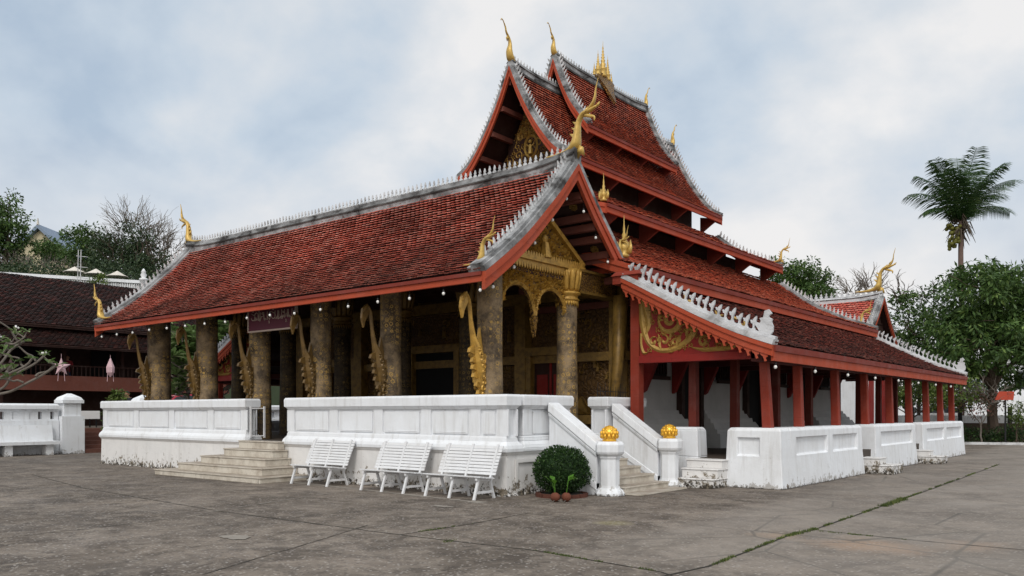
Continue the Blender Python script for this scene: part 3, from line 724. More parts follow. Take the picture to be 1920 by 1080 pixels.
# finials
for (l, rz, s, k) in (((AX, YA0-.02, 13.12), -R90, .86, 'slim'), ((AX, 23.72, 14.15), -R90, .70, 'slim'), ((AX, 30.15, 14.15), R90, .62, 'slim'), ((AX, YA1+.05, 13.1), R90, .72, 'slim')):
    naga(tiers[1][0] if l[2] > 14 else tiers[1][1], l, rz, s, k)
naga(pf, (PX1+.02, PY, 7.22), 0, 1.02); naga(pf, (PX0-.02, PY, 7.22), math.pi, .98)
naga(pf, (PX1-.15, PY-2.95, 4.42), 0, .60); naga(pf, (PX0+.1, PY-3.0, 4.42), math.pi, .78)
naga(pb, (PX1-.05, PY+1.85, 5.22), 0, .5)
naga(tiers[1][2], (AX+4.55, 33.05, 7.65), .4, .66)
def pinnacle(parent, c, h, mat='gold'):     # small spired finial
    b = MB(); k = h
    b.lathe(c, [(.11*k,0),(.13*k,.06*k),(.08*k,.1*k),(.10*k,.18*k),(.13*k,.26*k),(.06*k,.33*k),(.09*k,.38*k),(.04*k,.46*k),(.055*k,.52*k),(.025*k,.6*k),(.03*k,.66*k),(.012*k,.8*k),(.004*k,1.0*k)], 10)
    for a in range(4):
        t = a*R90; ex = Vector((math.cos(t), math.sin(t), 0))
        shape(b, [(0,0),(.9,.1),(1.0,.5),(.8,1.0),(.6,.5),(.1,.3)], Vector(c)+Vector((0,0,.05*k)), ex*.22*k, Vector((0,0,.35*k)), .03*k)
    return b.build('pinnacle', M[mat], parent, True)
pinnacle(pb, (PX1+.05, PY+1.95, 5.25), 1.0); pinnacle(tiers[1][2], (AX+4.5, 19.9, 7.55), .8)
# the row of parasol spires at the middle of the top ridge
sp = MB(); c = Vector((AX, 26.9, 14.12))
pl = [(-1.0,.1),(-.72,.32),(-.45,.42),(-.2,.5),(.2,.5),(.45,.42),(.72,.32),(1.0,.1),(.72,-.15),(.4,-.5),(.2,-.95),(0,-1.25),(-.2,-.95),(-.4,-.5),(-.72,-.15)]
for dr in (1, -1):
    ey = Vector((-dr*.42, 0, .9)).normalized(); shape(sp, pl, c + Vector((dr*.13, 0, .02)), (0, .60, 0), ey*.80, .10)
base = sp.build('spire_base', M['gold_relief'], T)
for dy, h, z in ((0,1.38,.26), (-.34,.98,.22), (.34,.98,.22), (-.6,.5,.16), (.6,.5,.16)):
    b = MB(); k = h; w_ = 1.0 + .25*(1.55-h)
    pr = [(.15,0),(.17,.05),(.12,.09),(.15,.2),(.17,.24),(.10,.28),(.13,.36),(.07,.40),(.10,.46),(.05,.5),(.085,.55),(.04,.58),(.066,.63),(.03,.66),(.05,.71),(.022,.75),(.035,.80),(.012,.86),(.004,1.0)]
    b.lathe(c + Vector((0, dy, z)), [(r*k*.62*w_, q*k) for r, q in pr], 10); b.build('spire', M['gold'], base, True)
# brackets under the upper eaves
for dr in (1, -1):
    for (par, pf_, dwall, s0, s1, n) in ((tiers[dr][0], profB, .55, 24.2, 29.8, 4), (tiers[dr][1], profA, 1.45, 21.9, 32.0, 5), (tiers[dr][2], prof3, 3.3, 20.6, 32.7, 6), (tiers[dr][3], prof4, 6.5, 17.6, 34.9, 8)):
        d1, z1 = pf_[-1]
        for i in range(n):
            y = s0 + (s1-s0)*i/(n-1); b = MB()
            dw2 = max(dwall, d1-.75); pts = [(dw2, z1-.85), (dw2+.07, z1-.82), (dw2+.14, z1-.6), (d1-.25, z1-.36), (d1-.08, z1-.26), (d1-.1, z1-.12), (dw2, z1-.0)]
            b.ext([(AX+dr*d, y-.04, z) for d, z in pts], (0,.08,0)); b.build('bracket', M['red_deep'] if False else M['bracket'], par)
# clerestory walls between the tiers
b = MB()
b.box(AX-.5, AX+.5, 24.3, 29.6, 10.8, 12.6); b.box(AX-1.35, AX+1.35, 22.4, 31.6, 8.3, 10.3)
b.box(AX-1.0, AX+1.0, 22.4, 31.6, 10.3, 10.95); b.box(AX-3.2, AX+3.2, 20.7, 32.4, 6.2, 7.75); b.box(AX-2.5, AX+2.5, 20.7, 32.4, 7.75, 8.25)
b.box(AX-6.45, AX+6.45, 17.9, 34.3, 4.2, 5.2)
b.box(AX-4.8, AX+4.8, 17.9, 34.3, 5.2, 5.95)
b.build('clerestory_wall', M['wood_dark'], T)  # blackish wood colour paints the under-eave darkness onto these walls
# upper gold pediment
def profile_x(prof, z):   # half-width of the roof at a height
    f, L, P = arc(prof)
    for i in range(len(P)-1):
        if P[i][1] >= z >= P[i+1][1]:
            t = (P[i][1]-z)/(P[i][1]-P[i+1][1]+1e-9); return P[i][0]+(P[i+1][0]-P[i][0])*t
    return 0 if z > P[0][1] else P[-1][0]
def gable_poly(prof, z0, ztop, inset, n=14):
    zs = [z0+(ztop-z0)*i/n for i in range(n+1)]
    Rr = [(max(.0, profile_x(prof, z+inset)-.02), z) for z in zs]
    return Rr + [(-x, z) for x, z in reversed(Rr)]
def curls(b, inside, org, ex, ey, th, n, r0, r1, seed):
    random.seed(seed); done = []; tries = 0
    while len(done) < n and tries < 4000:
        tries += 1; u, v, r = inside(); 
        if any((u-a)**2+(v-c)**2 < (.82*(r+q))**2 for a, c, q in done): continue
        done.append((u, v, r)); hand = random.choice((-1,1)); a0 = uni(0, 6.28)
        ribbon(b, spiral(u, v, r, 1.35, a0, hand), [r*.12, r*.42, r*.36, r*.30], org, ex, ey, th)
        for k in range(3):
            a = a0 + hand*(1.2+1.4*k); ca, sa = math.cos(a), math.sin(a)
            ribbon(b, [(u+ca*r*.8, v+sa*r*.8), (u+ca*r*1.12-sa*r*.2*hand, v+sa*r*1.12+ca*r*.2*hand), (u+ca*r*1.22-sa*r*.55*hand, v+sa*r*1.22+ca*r*.55*hand)], [r*.3, r*.25, r*.03], org, ex, ey, th)
b = MB(); pg = gable_poly(profA, 9.2, 12.2, .42); b.ext([(AX+x, 22.42, z) for x, z in pg], (0,.08,0)); ped = b.build('pediment', M['gold_relief'], T)
b = MB()
def ins():
    while True:
        z = uni(9.3, 11.8); hw = profile_x(profA, z+.6)-.16
        if hw > .05: r = uni(.10,.22); return uni(-hw, hw), z, r
curls(b, ins, (AX,22.42,0), (1,0,0), (0,0,1), .05, 60, .1, .2, 3)
b.build('scroll_ornament', M['gold_scroll'], ped)
b = MB(); ribbon(b, [(0.26*math.cos(a*math.pi/8), 10.62+.36*math.sin(a*math.pi/8)) for a in range(17)], [.08,.08], (AX,22.40,0), (1,0,0), (0,0,1), .07)
b.sphere((AX, 22.36, 10.78), .07, 8); b.tube([(AX,22.37,10.68),(AX,22.37,10.36)], [.05,.09], 8)
b.tube([(AX-.16,22.37,10.7),(AX,22.37,10.58),(AX+.16,22.37,10.7)], .025, 6); b.build('figure_medallion', M['gold'], ped)

# ---------------- hall walls
hw = MB(); XR = -10.7; XL = 2*AX - XR
hw.box(XR-.35, XR, 18.2, 34.3, .6, 4.6); hw.box(XL, XL+.35, 18.2, 34.3, .6, 4.6); hw.box(XL, XR, 34.0, 34.35, .6, 4.6)
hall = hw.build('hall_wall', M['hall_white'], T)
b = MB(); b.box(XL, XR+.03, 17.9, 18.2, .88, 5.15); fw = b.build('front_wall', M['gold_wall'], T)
b = MB(); b.box(XL-.02, XR+.05, 17.72, 17.898, 2.9, 3.12); b.box(XL-.02, XR+.05, 17.7, 17.898, 4.5, 4.8)
for i in range(26):
    x = XL + .25 + i*.5; b.ext([(x-.16,17.78,1.55),(x+.16,17.78,1.55),(x+.2,17.66,1.75),(x,17.64,2.0),(x-.2,17.66,1.75)], (0,.1,0))
b.box(XL, XR+.04, 17.74, 17.898, 1.3, 1.53)
b.build('gilded_moulding', M['gold_old'], fw)
for x in (XL+.2, XL+3.2, XR-3.2, XR-.2):
    b = MB(); b.hexa([(x-.18,17.6,.9),(x+.18,17.6,.9),(x+.18,17.89,.9),(x-.18,17.89,.9)], [(x-.18,17.6,4.5),(x+.18,17.6,4.5),(x+.18,17.89,4.5),(x-.18,17.89,4.5)]); b.build('pilaster', M['gold_old'], fw)
# scattered figures in gilt relief on the front wall
random.seed(31); b = MB()
for i in range(230):
    x = uni(XL+.3, XR-.1); z = uni(1.9, 4.6); s = uni(.12,.3); k = rnd()
    if any(abs(x-dx) < .85 and z < 3.7 for dx in (AX, AX-4.2, AX+4.2)): continue
    if k < .5: ribbon(b, spiral(0, 0, s*.5, uni(.6,1.2), uni(0,6.28), random.choice((-1,1))), [s*.1,s*.25,s*.1], (x,17.9,z), (1,0,0), (0,0,1), .04)
    else:
        b.sphere((x,17.88,z+s), s*.2, 6); b.tube([(x,17.88,z+s*.8),(x+uni(-.05,.05),17.88,z)], [s*.18,s*.28], 6)
        b.tube([(x,17.87,z+s*.6),(x+uni(-1,1)*s,17.87,z+s*uni(0,.9))], [s*.1,s*.05], 5)
b.build('gilt_relief', M['gold_old'], fw)
for dx, wd, ht in ((AX,.85,3.15),(AX-4.2,.55,2.9),(AX+4.2,.55,2.9)):
    b = MB(); b.box(dx-wd-.2, dx-wd, 17.62, 17.93, .9, ht+.2); b.box(dx+wd, dx+wd+.2, 17.62, 17.93, .9, ht+.2); b.box(dx-wd-.28, dx+wd+.28, 17.6, 17.93, ht+.2, ht+.42)
    fr_ = b.build('door_frame', M['gold_old'], fw)
    b = MB(); b.box(dx-wd, dx+wd, 17.80, 17.896, .9, ht+.2); b.build('door', M['black'] if dx == AX else M['wood_dark'], fw)
    if dx != AX:
        b = MB(); b.box(dx-.03, dx+.03, 17.77, 17.80, .9, ht+.1); b.box(dx-wd+.1,dx-.1,17.775,17.80,1.4,2.6); b.box(dx+.1,dx+wd-.1,17.775,17.80,1.4,2.6); b.build('door_panel', M['red_deep'], fw)
# side wall features (both sides)
for sgn in (1, -1):
    X = XR if sgn > 0 else XL
    def xo(a): return X + sgn*a
    # stepped lotus base
    ys = [18.3, 20.3, 22.0, 24.6, 26.3, 29.0, 30.7, 34.3]
    for i in range(0, 8, 2):
        y0, y1 = ys[i], ys[i+1]; b = MB()
        for (e, z0, z1, tp) in ((.75,.6,1.0,.04),(.62,1.0,1.12,.03),(.52,1.12,1.3,.10),(.34,1.3,1.42,.02),(.24,1.42,1.55,.06),(.12,1.55,1.65,.02)):
            x0, x1 = sorted((X + sgn*.002, xo(e))); b.frust(x0, x1, y0-e*.55, y1+e*.55, z0, z1, tp)
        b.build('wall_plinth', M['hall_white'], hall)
    for y in (21.1, 25.45, 29.85):
        b = MB(); x0, x1 = sorted((X, xo(.06))); b.box(x0, x1, y-.5, y+.5, .62, 3.3); b.build('side_door', M['black'], hall)
        b = MB()
        for yy in (y-.58, y+.58): x0, x1 = sorted((X, xo(.16))); b.box(x0, x1, yy-.09, yy+.09, .62, 3.38)
        b.box(*sorted((X, xo(.17))), y-.68, y+.68, 3.38, 3.6); b.build('door_frame', M['wood_dark'], hall)
    for y in (19.2, 23.4, 27.7, 32.2):
        b = MB(); x0, x1 = sorted((X, xo(.07))); b.box(x0, x1, y-.55, y+.55, 2.55, 3.75); wi = b.build('window', M['black'], hall)
        b = MB()
        for k in range(7): yy = y-.45+k*.15; b.box(*sorted((xo(.072), xo(.12))), yy-.025, yy+.025, 2.6, 3.7)
        b.box(*sorted((xo(.07), xo(.15))), y-.62, y+.62, 2.45, 2.548); b.build('window_bars', M['wood_dark'], wi)
    for y in (18.6, 20.2, 22.1, 24.2, 26.6, 28.6, 31.0, 33.2):   # tapering struts under the eave
        b = MB(); b.ext([(xo(.02), y-.07, 3.0-.9), (xo(.10), y-.07, 2.15), (xo(.95), y-.07, 4.0), (xo(.95), y-.07, 4.25), (xo(.02), y-.07, 4.1), (xo(.02),y-.07,3.2)], (0,.14,0))
        b.build('wall_strut', M['red_deep'], hall)

# ---------------- porch columns
def column(X, Y, z0, z1, r0, r1, cap=True, mat='column'):
    me_b = MB(); n = 28; k = 12
    me = bpy.data.meshes.new('column'); V = []; F = []; UV = []
    for i in range(k+1):
        t = i/k; r = r0+(r1-r0)*t + .008*math.sin(t*9)
        for j in range(n): a = 2*math.pi*j/n; V.append((r*math.cos(a), r*math.sin(a), (z1-z0)*t))
    for i in range(k):
        for j in range(n):
            F.append((i*n+j, i*n+(j+1)%n, (i+1)*n+(j+1)%n, (i+1)*n+j))
            for a, q in ((j,i),(j+1,i),(j+1,i+1),(j,i+1)): UV.append((a/n*1.54 + X, (z1-z0)*q/k))
    me.from_pydata(V, [], F); uvl = me.uv_layers.new(name='UVMap')
    for i, q in enumerate(UV): uvl.data[i].uv = q
    me.materials.append(M[mat]); me.polygons.foreach_set('use_smooth', [True]*len(me.polygons)); me.update()
    o = bpy.data.objects.new('column', me); COL.objects.link(o); o.parent = T; o.location = Vector((X,Y,z0)) - T.location
    if cap:
        b = MB(); zc = z1
        b.lathe((X,Y,zc-.75), [(r1+.03,0),(r1+.07,.03),(r1+.03,.07),(r1+.03,.13),(r1+.09,.16),(r1+.09,.19),(r1+.03,.22),(r1+.02,.26)], 24)
        for j in range(12):
            a = 2*math.pi*j/12; ex = Vector((-math.sin(a), math.cos(a), 0)); ro = Vector((math.cos(a), math.sin(a), 0))
            for (rr0, rr1, h0, h1, ww) in ((r1+.02, r1+.10, -.52, .02, .072),):
                p = [Vector((X,Y,zc)) + ro*rr0 + Vector((0,0,h0)), Vector((X,Y,zc)) + ro*(rr0*.6+rr1*.4+.02) + Vector((0,0,h0*.5)), Vector((X,Y,zc)) + ro*rr1 + Vector((0,0,h1-.06))]
                b.tube([tuple(q) for q in smooth([tuple(x) for x in p], 3)], [ww*.75,ww*.9,ww,ww,ww,ww*.8,ww*.35], 7, .5, up=tuple(ex))
        for j in range(24):   # pendant leaves under the collar
            a = 2*math.pi*j/24; ex = Vector((-math.sin(a), math.cos(a), 0)); ro = Vector((math.cos(a), math.sin(a), 0))
            shape(b, [(-.5,0),(.5,0),(.35,-.5),(0,-1),(-.35,-.5)], Vector((X,Y,zc-.75)) + ro*(r1+.035), ex*.075, Vector((0,0,.14)), .015)
        b.lathe((X,Y,zc-.5), [(r1+.02,0),(r1+.06,.3),(r1+.08,.48)], 16)
        b.build('capital', M['gold_aged'] if X > -12 else M['gold_old'], o, True)
    return o
CX = [-11.05, -14.0, -16.5, -19.05, -21.6, -24.25]; CY = 13.0
def zroof(y):
    return profile_z(profP, PY - y) if y <= PY else profile_z(profQ, y - PY)
def profile_z(prof, d):
    f, L, P = arc(prof)
    for i in range(len(P)-1):
        if P[i][0] <= d <= P[i+1][0]: t = (d-P[i][0])/(P[i+1][0]-P[i][0]+1e-9); return P[i][1]+(P[i+1][1]-P[i][1])*t
    return P[-1][1]
CR = [.285,.26,.275,.30,.32,.36]
for i, x in enumerate(CX):
    column(x, CY, .9, 4.61, CR[i], CR[i]*.88, cap=False)
    # naga bracket leaning out from the column to the eave
    b = MB(); y0 = CY - CR[i] + .03; br = bool(i == 0)
    P_ = smooth([(0,.02,1.75),(0,.0,2.05),(0,-.06,2.3),(0,-.11,2.62),(0,-.17,2.9),(0,-.26,3.12),(0,-.33,3.45),(0,-.38,3.8),(0,-.49,3.93),(0,-.60,3.80)], 4)
    rr = np.interp(np.linspace(0,1,len(P_)), np.linspace(0,1,10), [.04,.08,.14,.17,.13,.07,.048,.046,.06,.045])
    b.tube([(x, y0+q[1], q[2]) for q in P_], list(rr), 10, .75, up=(1,0,0))
    b.ext([(x-.03,y0-.47,4.0),(x-.03,y0-.62,3.88),(x-.03,y0-.65,3.66),(x-.03,y0-.59,3.46),(x-.03,y0-.54,3.62),(x-.03,y0-.43,3.8)], (.06,0,0))
    b.box(x-.10,x+.10,y0-.16,y0+.06,2.2,2.78)
    b.ext([(x-.03,y0+.04,2.75),(x-.03,y0-.17,2.75),(x-.03,y0-.15,2.98),(x-.03,y0-.07,3.30),(x-.03,y0-.02,3.0)], (.06,0,0))
    for (yy, zz_, a) in ((-.26,2.66,.3),(-.25,2.52,.2),(-.22,2.36,.1),(-.14,2.18,.05),(-.34,2.85,.5),(-.08,2.02,0)):
        b.ext([(x-.04,y0+yy+.08,zz_+.09),(x-.04,y0+yy+.08,zz_-.09),(x-.04,y0+yy-.06,zz_-.05),(x-.04,y0+yy-.03,zz_+.03)], (.08,0,0))
    b.tube([(x,y0,2.1),(x,y0+.1,2.0)], [.1,.05], 8)
    for k in range(9):
        zz_ = 1.98+.11*k; yy = y0 + np.interp(zz_, [1.9,2.3,2.62,2.9], [.0,-.05,-.10,-.2]); r_ = .055+.02*math.sin(k*1.3)
        for sx in (-1,1): ribbon(b, spiral(yy-.02, zz_, r_, 1.1, k*1.1, 1 if k%2 else -1, 8, .2), [.02,.045,.03], (x+sx*np.interp(zz_, [1.9,2.3,2.7,3.0], [.06,.125,.145,.1]),0,0), (0,1,0), (0,0,1), .03*sx)
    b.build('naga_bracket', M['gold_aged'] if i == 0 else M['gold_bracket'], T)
for i, x in enumerate([-11.05, -14.1, -16.5, -19.0, -21.6, -24.25]):
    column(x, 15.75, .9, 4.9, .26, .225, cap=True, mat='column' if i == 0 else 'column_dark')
b = MB()   # beams on top of the columns
b.box(-24.6, -10.8, CY-.14, CY+.14, 4.62, 4.86); b.box(-24.6, -11.12, 15.62, 15.88, 4.92, 5.14)
for x in CX: b.box(x-.11, x+.11, CY+.14, 15.62, 4.6, 4.83)
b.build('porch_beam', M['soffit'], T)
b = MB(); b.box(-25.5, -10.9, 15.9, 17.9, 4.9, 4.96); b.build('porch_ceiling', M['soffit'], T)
# ---------------- carved gable under the porch roof end (faces +X)
GXp = -11.0
b = MB()
def triz(y):  # underside of the roof there
    return min(zroof(y)-.30, 5.98)
ys = [CY-.1+(17.0-CY+.1)*i/40 for i in range(41)]
poly = [(GXp, y, 4.98) for y in (CY+.1, 16.3)]
ytop = [16.3-(16.3-CY-.1)*i/20 for i in range(21)]
poly += [(GXp, y, max(5.0, 5.95 - abs(y-14.75)*.62 if y > 14.75 else 5.95-abs(y-14.75)*.56)) for y in ytop]
b.ext(poly, (-.10,0,0)); pedi = b.build('pediment', M['gold_relief'], T)
b = MB()
def ins2():
    y = uni(CY+.4, 16.0); zt = 5.85 - abs(y-14.75)*.6
    if zt < 5.1: zt = 5.1
    return y, uni(5.08, zt), uni(.07,.15)
curls(b, ins2, (GXp+.0,0,0), (0,1,0), (0,0,1), .06, 60, .1, .2, 8)
b.build('scroll_ornament', M['gold_aged'], pedi)
b = MB(); b.box(GXp-.16, GXp+.10, CY-.05, 15.9, 4.80, 4.87); b.box(GXp-.14, GXp+.16, CY-.05, 16.2, 4.872, 4.97)
for i in range(34): y = CY + .05 + i*.09; shape(b, [(-.5,0),(.5,0),(.35,-.6),(0,-1),(-.35,-.6)], (GXp+.115, y, 4.80), (0,.085,0), (0,0,.13), .03)
for i in range(34): y = CY + .05 + i*.092; shape(b, [(-.5,0),(.5,0),(.4,.5),(0,1),(-.4,.5)], (GXp+.13, y, 4.972), (0,.085,0), (0,0,.10), .03)
b.bar((GXp+.06,14.75,5.98),(GXp+.06,16.25,5.02),.10,.10,(1,0,0)); b.bar((GXp+.06,14.75,5.98),(GXp+.06,13.2,5.10),.10,.10,(1,0,0))
b.sphere((GXp+.06,14.75,5.42),.10,8,(.6,1,1)); b.tube([(GXp+.06,14.75,5.34),(GXp+.06,14.75,5.0)],[.09,.16],8)
b.build('cornice', M['gold_aged'], pedi)
# fretwork arches between the two end columns
a0, a1 = CY+.22, 15.62
mid = (a0+a1)/2
def zb(y):
    u = (y-a0)/(a1-a0)
    def archz(c, r, top): 
        d = abs(y-c)
        return top - (1-math.sqrt(max(0, 1-(d/r)**2)))*.62 if d < r else -9
    r = (a1-a0)/4-.05
    z = max(archz(a0+.05+r, r, 4.30), archz(a1-.05-r, r, 4.30))
    if z < 0:
        d = min(abs(y-mid), abs(y-a0), abs(a1-y)); 
        return 3.68 if abs(y-mid) < .06 else (3.5 if y > mid else 3.6)
    dd = abs(y-mid)
    return z
N = 90; b = MB(); prev = None
for i in range(N):
    y = a0+(a1-a0)*i/(N-1); z = zb(y)
    cur = [(GXp-.05,y,z),(GXp+.03,y,z),(GXp+.03,y,4.80),(GXp-.05,y,4.80)]
    if prev: b.hexa([prev[0],prev[1],cur[1],cur[0]], [prev[3],prev[2],cur[2],cur[3]])
    prev = cur
for (yc, zt, ln, wd) in ((mid, 3.85, .62, .17), (a1+.0, 3.75, .70, .13), (a0-.0, 3.75, .6, .12)):
    pts = [(-.5,0),(-.9,-.12),(-.55,-.22),(-1.0,-.40),(-.5,-.55),(-.62,-.66),(-.25,-.8),(0,-1),(.25,-.8),(.62,-.66),(.5,-.55),(1.0,-.40),(.55,-.22),(.9,-.12),(.5,0)]
    shape(b, pts, (GXp, yc, zt), (0,wd*.6,0), (0,0,ln), .09)
fret = b.build('fretwork_arch', M['gold_relief'], T)
b = MB()
def ins3():
    while True:
        y = uni(a0+.05, a1-.05); z = zb(y)
        zt = 4.72
        if zt - z > .25: return y, uni(z+.12, zt), uni(.05,.11)
curls(b, ins3, (GXp+.03,0,0), (0,1,0), (0,0,1), .05, 90, .1, .2, 18)
for c_ in (a0+.05+(a1-a0)/4-.05, a1-.05-(a1-a0)/4+.05):
    r = (a1-a0)/4-.05; pts = [(c_+(r+.03)*math.cos(t*math.pi/16), 3.70+(.66)*math.sin(t*math.pi/16)) for t in range(17)]
    ribbon(b, pts, [.09,.09], (GXp+.03,0,0), (0,1,0), (0,0,1), .05)
b.build('scroll_ornament', M['gold_aged'], fret)
# painted gold beam from the end column back to the gallery
b = MB(); b.box(-11.12, -10.86, 16.0, 17.6, 4.42, 4.86); q = b.build('gilded_beam', M['gold_relief'], T)
b = MB(); b.box(-11.14,-10.82,15.98,17.62,4.862,4.92); b.box(-11.14,-10.82,15.98,17.62,4.36,4.418); b.build('beam_moulding', M['gold_old'], q)
b = MB(); b.tube([(-10.75,17.1,1.2),(-10.62,17.25,2.6),(-10.55,17.3,4.4)], [.10,.14,.19], 10); b.build('wall_bracket', M['gold_old'], T, True)
b = MB(); b.box(-10.15, -9.5, 16.28, 16.8, 4.52, 4.70); b.frust(-10.18,-9.42,16.24,16.84,4.702,4.80,.08); b.build('corner_flashing', M['post_red'], T)

# ---------------- podium and parapets
PXL, PXR, PYF, PYB = -26.3, -9.95, 12.2, 17.5
def mould(b, x0, x1, y0, y1, spec, sides=(1,1,1,1)):
    """stack of frusta: (outset at bottom, outset at top, z0, z1)"""
    for (e0, e1, z0, z1) in spec:
        a = [(x0-e0,y0-e0,z0),(x1+e0,y0-e0,z0),(x1+e0,y1+e0,z0),(x0-e0,y1+e0,z0)]
        c = [(x0-e1,y0-e1,z1),(x1+e1,y0-e1,z1),(x1+e1,y1+e1,z1),(x0-e1,y1+e1,z1)]
        b.hexa(a, c)
POD = [(.03,.0,.0,.05),(.0,-.01,.05,.78),(.0,.035,.78,.84)]
b = MB(); mould(b, PXL, PXR, PYF, 18.6, POD); b.box(PXL+.05, PXR-.05, PYF+.05, 18.55, .84, .895)
pod = b.build('podium', M['white_old'], T)
b = MB(); b.box(PXL+.35, PXR-.35, PYF+.05, 18.5, .896, .902); b.build('porch_floor', M['floor_dark'], pod)
b = MB()   # recessed-looking frames on the podium base, right corner
b.box(PXR+.002, PXR+.03, 12.45, 12.52, .25, .7); b.box(PXR+.002, PXR+.03, 13.1, 13.17, .25, .7); b.box(PXR+.002, PXR+.032, 12.52, 13.1, .63, .7)
b.build('base_frame', M['white_old'], pod)
PAR = [(.045,.05,.84,.90),(.05,.03,.90,.96),(.03,-.03,.96,1.04),(-.03,-.04,1.04,1.10),(-.04,-.055,1.10,1.14),(-.09,-.09,1.14,1.66),(-.055,-.03,1.66,1.69),(-.03,.0,1.69,1.73),(.015,.02,1.73,1.90),(.02,-.005,1.90,1.945)]
TH = .42
def parapet(x0, x1, y0, y1, posts_x=(), posts_y=(), name='parapet'):
    b = MB(); mould(b, x0, x1, y0, y1, PAR)
    # pilaster strips and panel borders raised from the recessed face
    z0, z1 = 1.14, 1.66
    for x in posts_x: b.box(x-.14, x+.14, y0+.055, y0+.092, z0, z1); b.box(x-.14, x+.14, y1-.092, y1-.055, z0, z1)
    for y in posts_y: b.box(x0+.055, x0+.092, y-.14, y+.14, z0, z1); b.box(x1-.092, x1-.055, y-.14, y+.14, z0, z1)
    def strips(lst, fn):
        for i in range(len(lst)-1):
            a, c = lst[i]+.14, lst[i+1]-.14
            if c-a < .3: continue
            fn(a+.06, c-.06)
    def pnl_x(a, c):
        b.box(a, c, y0+.066, y0+.092, 1.17, 1.62)
        b.box(a+.05, c-.05, y0+.06, y0+.0665, 1.20, 1.215)
    def pnl_y(a, c):
        b.box(x1-.092, x1-.066, a, c, 1.17, 1.62)
    strips(list(posts_x), pnl_x); strips(list(posts_y), pnl_y)
    o = b.build(name, M['white_clean'], T); 
    md = o.modifiers.new('soft', 'BEVEL'); md.width = .012; md.segments = 2; md.limit_method = 'ANGLE'; md.angle_limit = math.radians(25)
    return o
GX0, GX1 = -18.5, -16.85     # entrance gap in the front parapet
parapet(PXL, GX0, PYF, PYF+TH, [PXL+.15, PXL+2.1, PXL+4.1, PXL+6.1, GX0-.15])
parapet(GX1, PXR, PYF, PYF+TH, [GX1+.15, -15.1, -13.6, -12.15, -10.8, PXR-.15])
parapet(PXR-TH, PXR, PYF+TH+.11, 14.4, (), [PYF+TH+.3, 14.25])
parapet(PXR-.5, PXR, 15.75, 17.45, (), [15.9, 17.3])
parapet(PXL, PXL+TH, PYF+TH+.11, 17.5, (), [PYF+TH+.3, 15, 17.3])
b = MB()
for k in range(12):
    y = 16.0+.11*k; h_ = .26 if k % 3 else .34; b.tube([(PXR-.42,y,1.94),(PXR-.42,y,1.94+h_)], [.009,.004], 5)
b.bar((PXR-.42,15.95,2.08),(PXR-.42,17.3,2.08),.012,.016); b.build('spiked_railing', M['iron'], T)
# front stairs
def stair(name, specs, mat, parent=T):
    b = MB()
    for (x0, x1, y0, y1, z0, z1) in specs:
        b.box(x0, x1, y0, y1, z0, z1-.03); b.box(x0-.02, x1+.02, y0-.02, y1, z1-.03, z1)
    o = b.build(name, mat, parent); md = o.modifiers.new('soft','BEVEL'); md.width = .008; md.segments = 1; return o
stair('front_stair', [(-20.6,-16.0,10.92,12.195,0,.14),(-19.95,-16.35,11.2,12.193,.14,.32),(-19.35,-16.6,11.47,12.191,.32,.51),(-18.75,-16.72,11.75,12.189,.51,.70),(-18.45,-16.84,11.98,12.187,.70,.895)], M['steps'])
b = MB()      # white metal gate leaf folded open in the gap
for z in (1.0, 1.7): b.bar((-18.42,12.3,z), (-18.30,12.62,z), .025, .025)
for k in range(2): b.bar((-18.42+.12*k,12.3+k*.32,.95), (-18.42+.12*k,12.3+k*.32,1.75), .04, .04)
gate = b.build('gate_frame', M['bench'], T)
b = MB()
for k in range(5): b.bar((-18.40+.02*k,12.35+k*.055,1.0), (-18.40+.02*k,12.35+k*.055,1.7), .012, .012)
b.build('gate_bars', M['iron'], gate)
